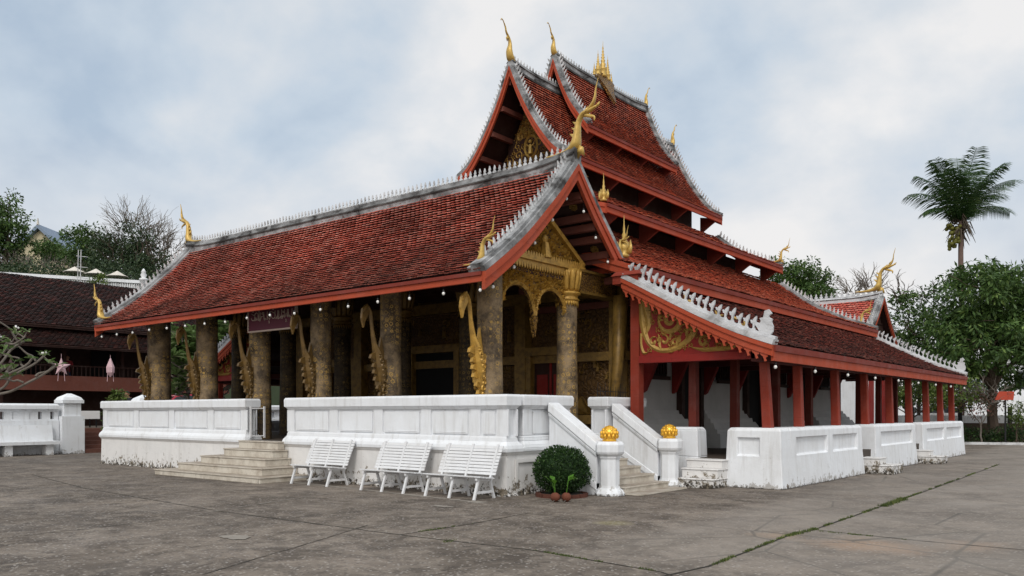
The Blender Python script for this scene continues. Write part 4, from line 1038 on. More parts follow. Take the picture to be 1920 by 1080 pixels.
# right stair with sloping cheeks and lotus posts
XS = PXR
stair('side_stair', [(-10.6,-10.05+.0,14.0,15.7,.0,.90),(-10.05,-9.75,13.98,15.72,.0,.75),(-9.75,-9.42,13.98,15.72,0,.60),(-9.42,-9.09,13.98,15.72,0,.45),(-9.09,-8.76,13.98,15.72,0,.30),(-8.76,-8.42,13.98,15.72,0,.15),(-8.42,-8.05,13.9,15.8,0,.035)], M['steps'])
for (y0, y1) in ((13.45,13.85),(15.85,16.25)):
    xs0, xs1 = PXR+.04, -8.78
    b = MB()
    b.hexa([(xs0,y0+.05,0),(xs1,y0+.05,0),(xs1,y1-.05,0),(xs0,y1-.05,0)], [(xs0,y0+.05,1.62),(xs1,y0+.05,.84),(xs1,y1-.05,.84),(xs0,y1-.05,1.62)])
    b.hexa([(xs0,y0,1.622),(xs1,y0,.842),(xs1,y1,.842),(xs0,y1,1.622)], [(xs0,y0+.02,1.80),(xs1,y0+.02,1.02),(xs1,y1-.02,1.02),(xs0,y1-.02,1.80)])
    b.hexa([(xs0,y0+.03,1.52),(xs1,y0+.03,.74),(xs1,y1-.03,.74),(xs0,y1-.03,1.52)], [(xs0,y0+.01,1.60),(xs1,y0+.01,.82),(xs1,y1-.01,.82),(xs0,y1-.01,1.60)])
    b.hexa([(xs0,y0+.03,.78),(xs1+.0,y0+.03,.10),(xs1,y1-.03,.10),(xs0,y1-.03,.78)], [(xs0,y0+.035,.92),(xs1,y0+.035,.24),(xs1,y1-.035,.24),(xs0,y1-.035,.92)])
    o = b.build('stair_cheek', M['white'], T); md = o.modifiers.new('soft','BEVEL'); md.width=.012; md.segments=2
    c = Vector((-8.58, (y0+y1)/2, 0)); b = MB(); s2 = math.sqrt(2)
    b.lathe(c, [(r*1.0, z) for r, z in ((.30,0),(.30,.05),(.27,.10),(.21,.15),(.20,.2),(.20,.70),(.22,.73),(.22,.76),(.27,.80),(.29,.84),(.29,.98),(.25,1.04))], 8)
    gp_ = b.build('stair_post', M['white'], T); md = gp_.modifiers.new('soft','BEVEL'); md.width=.012; md.segments=2
    b = MB(); b.lathe(c+Vector((0,0,1.04)), [(.13,0),(.14,.03),(.12,.05),(.14,.08),(.165,.14),(.155,.2),(.12,.25),(.06,.29),(.01,.31)], 20)
    for ring, (rr, zz_, nn_, sz) in enumerate(((.15,.10,12,.075),(.155,.16,12,.07),(.125,.215,9,.06),(.075,.26,6,.045))):
        for j in range(nn_):
            a = 2*math.pi*(j+.5*(ring%2))/nn_; b.sphere((c.x+rr*math.cos(a), c.y+rr*math.sin(a), 1.04+zz_), sz*.62, 8, (.75,.75,1.1))
    b.build('lotus_bud', M['gold_bright'], gp_, True)

# ---------------- side gallery (right) and its mirror
def mx(x, sgn): return x if sgn > 0 else 2*AX - x
def gbox(b, sgn, x0, x1, y0, y1, z0, z1, m=0): a, c = sorted((mx(x0,sgn), mx(x1,sgn))); b.box(a, c, y0, y1, z0, z1, m)
def parawall(sgn, x0, x1, y0, y1, ztop, name='gallery_wall', pan_out=None, pan_front=None):
    a, c = sorted((mx(x0,sgn), mx(x1,sgn))); b = MB()
    b.hexa([(a-.07,y0-.07,0),(c+.07,y0-.07,0),(c+.07,y1+.07,0),(a-.07,y1+.07,0)], [(a-.02,y0-.02,.62),(c+.02,y0-.02,.62),(c+.02,y1+.02,.62),(a-.02,y1+.02,.62)])
    b.hexa([(a-.02,y0-.02,.62),(c+.02,y0-.02,.62),(c+.02,y1+.02,.62),(a-.02,y1+.02,.62)], [(a,y0,ztop-.06),(c,y0,ztop-.06),(c,y1,ztop-.06),(a,y1,ztop-.06)])
    b.hexa([(a,y0,ztop-.06),(c,y0,ztop-.06),(c,y1,ztop-.06),(a,y1,ztop-.06)], [(a+.05,y0+.05,ztop),(c-.05,y0+.05,ztop),(c-.05,y1-.05,ztop),(a+.05,y1-.05,ztop)])
    o = b.build(name, M['white'], T)
    # sunken panels cut into the outer faces
    cut = MB(); has = False
    for (p0, p1) in (pan_out or ()):
        xo_ = c if sgn > 0 else a; cut.hexa([(xo_-.055,p0,.70),(xo_+.2,p0,.60),(xo_+.2,p1,.60),(xo_-.055,p1,.70)], [(xo_-.055,p0,1.06),(xo_+.2,p0,1.06),(xo_+.2,p1,1.06),(xo_-.055,p1,1.06)]); has = True
    for (p0, p1) in (pan_front or ()):
        cut.hexa([(p0,y0-.2,.60),(p1,y0-.2,.60),(p1,y0+.055,.70),(p0,y0+.055,.70)], [(p0,y0-.2,1.06),(p1,y0-.2,1.06),(p1,y0+.055,1.06),(p0,y0+.055,1.06)]); has = True
    if has:
        co = cut.build('cutter', M['white'])
        md = o.modifiers.new('cut','BOOLEAN'); md.object = co; md.operation = 'DIFFERENCE'; md.solver = 'EXACT'
        bpy.context.view_layer.update(); dg = bpy.context.evaluated_depsgraph_get(); me = bpy.data.meshes.new_from_object(o.evaluated_get(dg))
        o.modifiers.clear(); o.data = me; bpy.data.objects.remove(co)
    md = o.modifiers.new('soft','BEVEL'); md.width = .02; md.segments = 3; md.limit_method = 'ANGLE'; md.angle_limit = math.radians(20)
    return o
for sgn in (1, -1):
    b = MB(); gbox(b, sgn, XR, -6.55, 16.95, 35.4, 0, .60); b.build('gallery_floor', M['floor_dark'], T)
    parawall(sgn, -7.05, -6.45, 17.42, 22.45, 1.27, pan_out=((17.75,19.75),(20.15,22.05)))
    parawall(sgn, -7.62, -6.447, 16.85, 17.4, 1.272, pan_front=((-7.38,-6.9),) if sgn > 0 else ())
    parawall(sgn, -7.05, -6.45, 23.65, 28.0, 1.27, pan_out=((24.2,27.6),))
    parawall(sgn, -7.05, -6.45, 28.95, 35.3, 1.27, pan_out=((29.5,32.0),(32.4,34.9)))
    parawall(sgn, -9.05, -8.32, 16.85, 17.3, 1.27)
    stair('gallery_stair', [(min(mx(-8.42,sgn),mx(-7.6,sgn)), max(mx(-8.42,sgn),mx(-7.6,sgn)), 16.1+.22*k, 16.95, (.0,.2,.4)[k], (.2,.4,.585)[k]) for k in range(3)], M['white_old'])
    for (ya, yb) in ((22.55,23.5),(28.08,28.88)):
        sp_ = []
        for k in range(2):
            x0, x1 = sorted((mx(-6.6,sgn), mx(-5.75+.33*k*-1 + .0,sgn))); sp_.append((x0, x1, ya+.1+.0*k, yb+.15-.35*k, (0,.24)[k], (.24,.42)[k]))
        stair('gallery_stair', sp_, M['white_old'])
    PYS = [16.75,18.9,21.5,24.0,26.5,28.75,31.05,33.2,35.1]
    for i, y in enumerate(PYS):
        for x, z0, lean in ((-6.80,1.2,-.11 if i == 0 else -.05),(-8.35,.6,0)):
            if x > -8 and i == 0: y = 17.08
            if x < -8 and i == 0: y = 17.45; x = -8.7
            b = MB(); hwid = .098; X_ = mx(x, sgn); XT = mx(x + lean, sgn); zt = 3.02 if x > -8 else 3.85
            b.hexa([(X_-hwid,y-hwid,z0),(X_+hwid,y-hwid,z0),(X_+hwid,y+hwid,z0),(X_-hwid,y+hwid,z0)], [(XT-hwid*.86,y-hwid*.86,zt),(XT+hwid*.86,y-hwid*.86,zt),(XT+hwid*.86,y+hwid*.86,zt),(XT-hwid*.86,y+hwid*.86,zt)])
            o = b.build('gallery_post', M['post_red'] if x > -8 else M['post_shade'], T); md = o.modifiers.new('soft','BEVEL'); md.width=.015; md.segments=2
    b = MB(); gbox(b, sgn, -6.98, -6.75, 16.6, 35.3, 2.66, 2.86); gbox(b, sgn, -8.45, -8.25, 16.9, 35.3, 3.3, 3.5)
    for y in PYS[1:]: gbox(b, sgn, -10.7, -6.98, y-.08, y+.08, 2.86, 3.04)
    b.build('gallery_beam', M['red_dark'], T)
    # gable end panel facing the court, with scrollwork
    XI = -9.78; b = MB(); gbox(b, sgn, XI-.11, XI+.11, 16.64, 16.86, .9, 4.4)
    b.build('gallery_post', M['post_red'], T)
    b = MB(); gbox(b, sgn, XI+.131, -6.9, 16.6, 16.85, 2.72, 2.88)
    pts = [(mx(XI+.13,sgn), 2.882)]; 
    for k in range(16):
        x = XI+.13 + (-6.75-(XI+.13))*(1-k/15); pts.append((mx(x,sgn), max(2.89, profile_z(prof5, max(x-AX, 7.3))-.22)))
    b.ext([(p[0], 16.66, p[1]) for p in pts], (0,.06,0)); gpn = b.build('gable_panel', M['red_deep'], T)
    b = MB(); ex = Vector((sgn,0,0)); O = Vector((mx(XI+.13,sgn), 16.66, 2.90)); th = .035*sgn
    def rb(p, w_): ribbon(b, p, [q*1.2 for q in w_], O, ex, (0,0,1), th)
    rb(spiral(.78,.76,.33,1.6,math.pi*.75,1,16,.1), [.03,.10,.10,.09,.07])
    rb([(.02,1.4),(.05,.9),(.12,.5),(.28,.22),(.6,.08),(1.0,.16),(1.32,.42),(1.5,.85),(1.45,1.0)], [.10,.14,.12,.09,.09,.10,.12,.14,.03])
    rb([(.06,1.3),(.16,1.0),(.22,.7),(.14,.45)], [.22,.18,.12,.02]); rb([(.03,.5),(.03,.25),(.09,.06),(.2,.05)], [.05,.05,.07,.02])
    rb(spiral(2.05,.42,.26,1.3,math.pi,-1,14,.12), [.03,.08,.08,.06]); rb([(1.3,.12),(1.55,.06),(1.85,.06),(2.2,.08),(2.45,.25),(2.55,.48)], [.02,.07,.08,.08,.08,.02])
    rb(spiral(1.58,.24,.15,1.2,0,1,12,.15), [.03,.06,.06]); rb([(2.5,.06),(2.75,.05),(2.95,.12),(3.1,.14)], [.08,.07,.05,.01])
    for (u, v, r, a, h) in ((.35,.3,.11,1,1),(.62,.32,.12,2,-1),(.88,.25,.10,0,1),(1.15,.55,.12,3,-1),(1.3,.85,.10,1,1),(1.7,.55,.12,0,-1),(2.35,.25,.09,2,1),(2.4,.5,.08,1,-1),(1.0,1.15,.10,4,1),(.35,1.15,.10,2,-1),(2.65,.2,.07,2,1),(1.75,.75,.09,3,1),(.55,.8,.07,0,1),(.9,.8,.08,3,-1)):
        rb(spiral(u, v, r, .9, a, h, 8, .2), [.02,.06,.05])
        rb([(u+r, v), (u+r*1.3, v+r*.7), (u+r*1.1, v+r*1.5)], [.06,.05,.01])
    random.seed(77)
    def insp():
        while True:
            u_ = uni(.08, 2.9); r_ = uni(.045,.095); zt = profile_z(prof5, max(XI+.13+u_-AX, 7.3))-.30-2.90
            if zt - r_ > .1: return u_, uni(.07, zt-r_), r_
    st0 = random.getstate(); curls(b, insp, O, ex, (0,0,1), th*.8, 30, .05, .09, 78)
    for (u, v, du, dv) in ((.55,.10,.0,.28),(.95,.12,.1,.3),(1.40,.5,-.18,.1),(1.5,.75,.2,.12),(1.48,.6,.28,.0),(2.2,.1,.1,.25),(2.6,.1,.1,.3),(2.55,.3,.2,.1),(.12,.9,.16,.1),(.12,1.1,.2,.1),(.1,.6,.15,.12),(1.2,.3,.05,.28),(.7,1.2,.2,.08),(1.15,1.15,.15,-.1),(1.85,.65,.2,.12),(2.2,.66,.15,.0)):
        rb([(u, v), (u+du*.5-dv*.2, v+dv*.5+du*.2), (u+du, v+dv)], [.02,.07,.01])
    b.build('scroll_ornament', M['gold_scroll'], gpn)

# ---------------- name board over the entrance
sg = thing('name_board', 'dark red board with pale Lao lettering hung under the porch eave over the entrance gap', 'sign', (-17.75, 12.45, 3.68))
b = MB(); b.box(-18.72,-16.78,12.45,12.49,3.68,4.34); b.build('board', M['purple'], sg)
b = MB(); b.box(-18.75,-16.75,12.43,12.5,3.64,3.678); b.box(-18.76,-18.722,12.43,12.5,3.68,4.34); b.box(-16.778,-16.74,12.43,12.5,3.68,4.34); b.box(-18.75,-16.75,12.43,12.5,4.342,4.38)
b.build('board_frame', M['sign_text'], sg)
b = MB()
c_ = lambda cx, cy, r, a0, a1, n=8: [(cx+r*math.cos(math.radians(a0+(a1-a0)*i/n)), cy+r*math.sin(math.radians(a0+(a1-a0)*i/n))) for i in range(n+1)]
G = {  # stroke drawings of the letters, unit height
 'vo': [c_(.3,.35,.3,-180,90)+[(.05,.8)], ], 'hat': [c_(.25,1.12,.14,180,360)+[(.5,1.28)]],
 'do': [[(.15,.15),(.0,.0),(0,.6)]+c_(.25,.6,.25,180,0)+[(.5,0)], c_(.2,.2,.12,0,360)],
 'ai': [[(.1,0),(.1,1.2),(.0,1.35),(.2,1.45)], c_(.2,.05,.1,0,360)],
 'mo': [[(0,.85),(0,.1),(.12,0),(.25,.1),(.5,.0),(.5,.85)], c_(.1,.1,.1,0,360)],
 'ho': [[(0,.85),(0,0),(.2,.4),(.45,.4),(.45,.85)], c_(.36,.7,.1,0,360)],
 'so': [[(.1,.6),(.0,.3),(.25,0),(.45,.3),(.2,.5),(.45,.85)]],
 'no': [[(0,.85),(0,.1),(.15,0),(.4,.3),(.4,.85)], c_(.45,.05,.1,0,360)],
 'ph': [[(0,.85),(0,.0),(.2,.45),(.4,.0),(.4,.85)]], 'a': [c_(.08,.2,.08,0,360), c_(.08,.62,.08,0,360)],
 'u': [[(.2,-.15),(.25,-.28),(.2,-.42)]], 'uu': [[(.15,-.15),(.25,-.28),(.15,-.42),(.3,-.42)]], 'mai': [[(.2,1.1),(.2,1.3)]]}
x = -18.6
for it in ('vo+hat','do','ai','ho','mo+mai','so+u','vo+hat','no','no','a','ph+uu','mo'):
    for k in it.split('+'):
        for st in G[k]:
            P_ = [(x+u*.17/.6, 12.44, 3.93+v*.24) for u, v in st]; b.tube(P_, .011, 5, up=(0,1,0))
    x += .155 if it not in ('ai','a') else .085
b.build('lettering', M['sign_text'], sg)

# ---------------- light bulbs strung under the eaves
def bulb(c, label, group, drop=.14, big=1.0):
    if bulb.p is None:
        b = MB(); b.sphere((0,0,-.0), .031, 10, (1,1,1.15)); b.lathe((0,0,.03), [(.018,0),(.018,.045)], 8, m=1); b.tube([(0,0,.07),(0,0,.26)], .004, 4, m=1)
        o = b.build('light_bulb', [M['bulb'], M['iron']], None, True, local=True, loc=c); bulb.p = o
    else: o = bulb.p.copy(); COL.objects.link(o); o.location = c
    o.scale = (big,)*3; tag(o, label, 'light bulb', group)
bulb.p = None
for i in range(17):
    bulb((PX0+.35+i*.955, PY-3.08, 4.28-.20-.14-uni(0,.04)), 'small white bulb hanging under the long front eave of the porch', 'bulbs along the porch eave')
fq, LQ, _ = arc(profP)
for w_ in (.4,1.15,2.0,2.9,3.7):
    p, t, n_ = fq(w_); bulb((PX1-.05, PY-p[0], p[1]-.36-.15), 'small white bulb hanging from the left rake of the porch gable', 'bulbs on the left gable rake')
for w_ in (.6,1.3,2.0,2.6):
    p, t, n_ = arc(profQ)[0](w_); bulb((PX1-.05, PY+p[0], p[1]-.36-.15), 'small white bulb hanging from the right rake of the porch gable', 'bulbs on the right gable rake')
for i in range(9):
    bulb((-6.42, 16.5+i*2.35, 2.97-.33-.12), 'small white bulb hanging under the side gallery eave', 'bulbs along the gallery eave', big=1.15)

# ------------------------------------------------------------------ benches
def make_bench(loc, label):
    t = thing('slatted_bench', label, 'bench', loc, 'white slatted benches along the podium wall'); L = 1.46
    b = MB()
    for k in range(5): y = -.02+.085*k; b.box(-L/2, L/2, y-.035, y+.035, .405+.012*abs(2-k)*.3-.01*k, .43-.01*k)
    o = b.build('seat', M['bench'], t, local=True)
    b = MB()
    for k in range(9):
        z = .435+.060*k; y = .38+.022*k + .0006*k*k; b.hexa([(-L/2,y-.012,z),(L/2,y-.012,z),(L/2,y+.012,z),(-L/2,y+.012,z)], [(-L/2,y+.010,z+.048),(L/2,y+.010,z+.048),(L/2,y+.034,z+.048),(-L/2,y+.034,z+.048)])
    b.build('backrest', M['bench'], t, local=True)
    for x in (-.62, 0, .62):
        b = MB(); b.bar((x,-.10,0),(x,.03,.385),.05,.035); b.bar((x,.47,0),(x,.33,.385),.05,.035); b.bar((x,-.055,.13),(x,.425,.13),.03,.045); b.bar((x,-.04,.375),(x,.40,.345),.045,.04)
        b.bar((x,.36,.36),(x,.60,.99),.045,.04)
        b.build('leg_frame', M['bench'], t, local=True)
    return t
b0 = make_bench((-14.9, 11.5, 0), 'white slatted bench beside the front steps, farthest from the bush')
for x, y, l in ((-12.5,11.45,'white slatted bench in the middle of the row of three'), (-10.62,11.42,'white slatted bench nearest the round clipped bush')):
    dup(b0, (x,y,0), label=l)
for ch in b0.children: pass

# ------------------------------------------------------------------ foliage kit
def leaves(b, c, n, rad, size, seed=0, flat=1.0, droop=0, shell=.55, aspect=.45):
    for _ in range(n):
        while True:
            v = Vector((uni(-1,1), uni(-1,1), uni(-1,1)))
            if shell*shell < v.length_squared <= 1: break
        p = Vector((c[0]+v.x*rad[0], c[1]+v.y*rad[1], c[2]+v.z*rad[2]))
        d = (v + Vector((uni(-.9,.9), uni(-.9,.9), uni(-.9,.6)-droop))).normalized()
        s = size*uni(.6,1.3); up = Vector((uni(-1,1), uni(-1,1), uni(.2,1.5))); r = d.cross(up)
        if r.length < .01: continue
        r.normalize(); m_ = p + d*s*.5; k = r*s*aspect*.5
        q = len(b.v); b.v += [tuple(p), tuple(m_+k), tuple(p+d*s), tuple(m_-k)]; b.f.append((q,q+1,q+2,q+3)); b.m.append(0)
def crown(b, blobs, clumps, per, cr, size, droop=0, **kw):
    tot = sum(r[0]*r[1]*r[2] for c, r in blobs)**(1) or 1; cs = []
    for c, r in blobs:
        k = int(clumps*r[0]*r[1]*r[2]/tot)
        for _ in range(max(k, 6)):
            while True:
                v = Vector((uni(-1,1), uni(-1,1), uni(-1,1)))
                if .45 < v.length <= 1: break
            cc = (c[0]+v.x*r[0], c[1]+v.y*r[1], c[2]+v.z*r[2]); q = cr*uni(.6,1.35)
            leaves(b, cc, int(per*uni(.6,1.3)), (q, q, q*.75), size, droop=droop, shell=.2, **kw); cs.append(cc)
    return cs
def limb(b, a, c, r0, r1, wob=.12, n=5, m=0):
    a = Vector(a); c = Vector(c); L = (c-a).length; P = [a]
    for i in range(1, n): P.append(a.lerp(c, i/n) + Vector((uni(-1,1), uni(-1,1), uni(-.6,.6)))*L*wob*.5)
    P.append(c); P = smooth([tuple(p) for p in P], 3)
    b.tube([tuple(p) for p in P], list(np.linspace(r0, r1, len(P))), 7, m=m); return P
def tree(name, label, base, blobs, trunk_r, clumps, per, cr, size, mat='leaf', bark='bark', group=None, droop=.2, split=.45, seed=1, cat='tree', aspect=.45, twigs=0, twig_len=1.2):
    random.seed(seed); base = Vector(base); t = thing(name, label, cat, base, group)
    b = MB(); cs = crown(b, blobs, clumps, per, cr, size, droop, aspect=aspect)
    top = Vector((sum(c[0] for c,r in blobs)/len(blobs), sum(c[1] for c,r in blobs)/len(blobs), sum(c[2] for c,r in blobs)/len(blobs)))
    b.build('crown', M[mat], t)
    tb = MB(); fork = base.lerp(top, split); limb(tb, base, fork, trunk_r, trunk_r*.7, .06)
    for c, r in blobs:
        e = Vector(c); limb(tb, fork, e, trunk_r*.5, trunk_r*.18)
        for _ in range(4):
            v = Vector((uni(-1,1), uni(-1,1), uni(-.2,1))); limb(tb, e, (c[0]+v.x*r[0]*.8, c[1]+v.y*r[1]*.8, c[2]+v.z*r[2]*.8), trunk_r*.18, .015)
        for _ in range(twigs):
            v = Vector((uni(-1,1), uni(-1,1), uni(-.1,1))).normalized(); s = Vector((c[0]+v.x*r[0]*.6, c[1]+v.y*r[1]*.6, c[2]+v.z*r[2]*.6)); e2 = s+v*uni(.5,1)*twig_len+Vector((0,0,twig_len*.4))
            Pp = limb(tb, s, e2, .035, .010, .2, 4)
            for k in range(3):
                m_ = Vector(tuple(Pp[len(Pp)//3+k*2])); limb(tb, m_, m_+(v+Vector((uni(-1,1),uni(-1,1),uni(-.2,1))))*twig_len*.35, .014, .006, .2, 3)
    tb.build('trunk', M[bark], t); return t

# clipped bush with brick ring
random.seed(41); bc = gp(1052, 926); bc.z = 0; bc = Vector((-9.2, 12.94, 0))
t = thing('clipped_bush', 'round clipped dark green bush by the side stair', 'bush', bc)
b = MB()
for i in range(9000):
    v = Vector((random.gauss(0,1), random.gauss(0,1), random.gauss(0,1))).normalized(); k = (uni(.84,1.04) + (uni(0,.09) if rnd() < .12 else 0)) * (1+.07*math.sin(v.x*5+1)*math.sin(v.z*4)+.04*math.sin(v.y*9+v.z*7))
    z = v.z*.43+.50
    if z < .06: continue
    sq = 1.0 if v.z > -.2 else 1.0
    p = bc + Vector((v.x*.51*k, v.y*.51*k, v.z*.44*k+.50)); d = (v*.8+Vector((uni(-1,1),uni(-1,1),uni(-.4,1)))).normalized(); s = uni(.03,.055)
    r = d.cross(Vector((uni(-1,1),uni(-1,1),uni(-1,1)))); 
    if r.length < .05: continue
    r.normalize(); q = len(b.v); b.v += [tuple(p), tuple(p+d*s*.5+r*s*.3), tuple(p+d*s), tuple(p+d*s*.5-r*s*.3)]; b.f.append((q,q+1,q+2,q+3)); b.m.append(0)
b.sphere(bc+Vector((0,0,.50)), 1, 20, (.41,.41,.35)); b.build('foliage', M['leaf_box'], t)
b = MB()
for _ in range(5): limb(b, bc+Vector((uni(-.08,.08),uni(-.08,.08),0)), bc+Vector((uni(-.3,.3),uni(-.3,.3),.4)), .02, .01)
b.build('stem', M['bark'], t)
pb_ = thing('brick_ring', 'low ring of worn red bricks round the foot of the clipped bush', 'planter', bc)
b = MB()
for i in range(16):
    a = 2*math.pi*i/16; c = bc+Vector((math.cos(a)*.45, math.sin(a)*.45, .03)); tt = Vector((-math.sin(a), math.cos(a), 0))
    b.bar(c-tt*.083, c+tt*.083, .09, .07+uni(-.01,.02))
b.build('brick_edging', M['brick'], pb_)
b = MB(); b.lathe(bc, [(.48,0),(.46,.05),(.2,.07)], 16); b.build('soil', M['joint'], pb_)
for k, (px_, lab) in enumerate(((1041,'sprouting coconut with green leaves in front of the bush, the left of the two'),(1062,'sprouting coconut with green leaves in front of the bush, the right of the two'))):
    c = gp(px_, 941); c.z = 0; random.seed(50+k); t = thing('coconut_seedling', lab, 'plant', c, 'sprouting coconuts by the bush')
    b = MB(); b.sphere(c+Vector((0,0,.085)), .085, 12, (1.15,.9,1)); b.build('coconut', M['nut'], t, True)
    b = MB()
    for j in range(3):
        a = uni(0,6.28) if k else (2.6+1.3*j); h = uni(.22,.38); o = Vector((math.cos(a), math.sin(a), 0)); p0 = c+Vector((0,0,.15)); p1 = p0+Vector((0,0,h*.7))+o*.05; L_ = uni(.16,.24)
        b.tube([p0, p0.lerp(p1,.5), p1], .007, 5)
        side = Vector((-o.y,o.x,0)); q = len(b.v); tip = p1+o*L_+Vector((0,0,uni(-.02,.16))); m1 = p1.lerp(tip,.45)+Vector((0,0,.03))
        b.v += [tuple(p1), tuple(m1+side*.055), tuple(tip), tuple(m1-side*.055), tuple(m1+Vector((0,0,-.012)))]; b.f += [(q,q+1,q+4),(q+1,q+2,q+4),(q+2,q+3,q+4),(q+3,q,q+4)]; b.m += [0]*4
    b.build('leaf', M['leaf_fresh'], t)
    b = MB()
    for j in range(5): a = j*1.25; b.tube([c+Vector((0,0,.04)), c+Vector((math.cos(a)*.1,math.sin(a)*.1,.02)), c+Vector((math.cos(a)*.19,math.sin(a)*.19,.004))], [.008,.007,.003], 5)
    b.build('root', M['bark_grey'], t)
random.seed(60)
b = MB(); c = gp(1471, 917); b.sphere((c.x,c.y,.06), .09, 9, (1,.8,.9)); 
for i, v in enumerate(b.v): b.v[i] = (v[0]+uni(-.012,.012), v[1]+uni(-.012,.012), v[2]+uni(-.012,.012))
tag(b.build('stone', M['bark_grey']), 'small brown stone against the corner of the gallery wall', 'stone')

# ------------------------------------------------------------------ left: fence, stairs, street, wooden house
FX = -33.8
def capitem(b, x, y, w_, z0, z1):
    b.box(x-w_/2, x+w_/2, y-w_/2, y+w_/2, z0, z1)
def fence_post(y, label):
    t = thing('fence_post', label, 'post', (FX, y, 0), 'pyramid-capped white posts at the street stair')
    b = MB(); c = Vector((FX,y,0)); b.box(FX-.38,FX+.38,y-.42,y+.42,0,1.45); b.box(FX-.30,FX+.30,y-.32,y+.32,1.45,1.95)
    b.build('shaft', M['white'], t)
    b = MB(); b.box(FX-.38,FX+.38,y-.4,y+.4,1.952,2.08); b.frust(FX-.36,FX+.36,y-.38,y+.38,2.08,2.18,.06); b.hexa([(FX-.30,y-.32,2.18),(FX+.30,y-.32,2.18),(FX+.30,y+.32,2.18),(FX-.30,y+.32,2.18)], [(FX-.06,y-.06,2.33),(FX+.06,y-.06,2.33),(FX+.06,y+.06,2.33),(FX-.06,y+.06,2.33)])
    b.build('cap', M['white_clean'], t)
fence_post(14.45, 'white square post with pyramid cap at the left end of the street stair')
fence_post(17.45, 'white pyramid-capped post seen just above the left end of the parapet')
def fence(y0, y1, label):
    t = thing('boundary_wall', label, 'wall', (FX,(y0+y1)/2,0)); b = MB(); n = max(1, int((y1-y0)/.42))
    b.box(FX-.17,FX+.17,y0,y1,0,1.28); b.box(FX-.15,FX+.15,y0,y1,1.66,1.72)
    b.box(FX-.12,FX+.12,y0,y1,1.281,1.34); b.box(FX-.12,FX+.12,y0,y1,1.62,1.659)
    for k in range(n+1):
        y = y0+(y1-y0)*k/n
        wd = .15 if k % 4 else .3
        b.box(FX-.10,FX+.10,max(y0,y-wd),min(y1,y+wd),1.34,1.62)
    b.build('wall_body', M['white'], t)
    b = MB(); b.box(FX-.22,FX+.22,y0,y1,1.722,1.86); b.frust(FX-.2,FX+.2,y0,y1,1.86,1.93,.06); b.build('coping', M['white_clean'], t)
fence(4.0, 14.0, 'low white pierced wall left of the street stair, stone bench before it')
fence(17.9, 30.0, 'low white pierced wall beyond the porch, right of the street stair')
t = thing('stone_bench', 'white masonry bench against the pierced wall at left edge', 'bench', (-33.1, 12, 0)); b = MB()
b.box(-33.45,-32.85,9.5,13.75,.40,.52); b.build('seat', M['white'], t); b = MB()
b.hexa([(-33.55,9.5,.52),(-33.4,9.5,.52),(-33.4,13.7,.52),(-33.55,13.7,.52)], [(-33.6,9.5,1.12),(-33.5,9.5,1.12),(-33.5,13.7,1.12),(-33.6,13.7,1.12)]); b.build('backrest', M['white'], t)
for y in (9.8,11.4,12.0,13.4):
    b = MB(); b.box(-33.4,-32.95,y-.13,y+.13,0,.40); b.build('leg', M['white'], t)
# raised street and the stair up to it
b = MB(); b.box(-46,-35.4,2,40,0,.95); b.box(-35.4,FX-.2,2,14.0,0,.94); b.box(-35.4,FX-.2,17.9,40,0,.94); tag(b.build('street', M['ground']), kind='structure')
t = thing('street_stair', 'dark red-brown flight of steps between the white posts at left', 'stair', (-34.4,16,0)); b = MB()
for k in range(6): b.box(-35.39, -33.45-.3*k, 14.9, 17.0, .158*k, .158*(k+1)-.002)
b.build('flight', M['steps_brown'], t)
# wooden house
HX = -40.0; t = thing('wooden_house', 'long dark wooden house with mossy brown tiled roof and open balcony', 'house', (-44,20,0))
H0, H1 = 3.0, 25.4
slope(t, '', 'y', HX-5.2, 1, H0, H1, [(0,8.45),(2.4,6.95),(4.9,5.62)], M['tile_house'], tw=.22, row=.17, flame=.3, barge=.2, fascia=.16, fmat='wood_dark')
slope(t, '', 'y', HX-5.2, -1, H0, H1, [(0,8.45),(2.4,6.95),(4.9,5.62)], M['tile_house'], tw=.3, row=.25, flame=.3, barge=.2, fascia=.16, fmat='wood_dark')
slope(t, '', 'y', HX-5.2, 1, H0, H1-.3, [(4.2,5.55),(5.3,5.0),(6.2,4.6)], M['tile_house'], tw=.22, row=.17, ends=(False,False), fascia=.12, fmat='wood_dark')
b = MB(); b.box(HX-.5,HX-.02,H0,H1,2.6,3.28); b.build('balcony_band', M['brown_band'], t)
b = MB(); b.box(HX-9,HX-1.6,H0+.3,H1-.3,.95,5.5); b.build('wall', M['wood_dark'], t)
b = MB(); b.box(HX-1.6,HX-.04,H0+.1,H1-.1,3.05,3.2); b.build('balcony_floor', M['wood_dark'], t)
b = MB(); b.box(HX-.16,HX-.06,H0,H1,3.72,3.78)
for k in range(110): y = H0+.1+k*.2; b.box(HX-.13,HX-.09,y-.02,y+.02,3.28,3.72)
b.build('railing', M['wood_dark'], t)
for k in range(9):
    y = H0+.5+k*2.7; b = MB(); b.box(HX-.4,HX-.2,y-.1,y+.1,.95,2.598); b.box(HX-.36,HX-.22,y-.07,y+.07,3.282,4.7); b.build('post', M['wood_dark'], t)
for k in range(6):
    y = H0+2+k*3.6; b = MB(); b.box(HX-1.598,HX-1.55,y-.6,y+.6,3.3,4.6); b.build('window', M['black'], t)
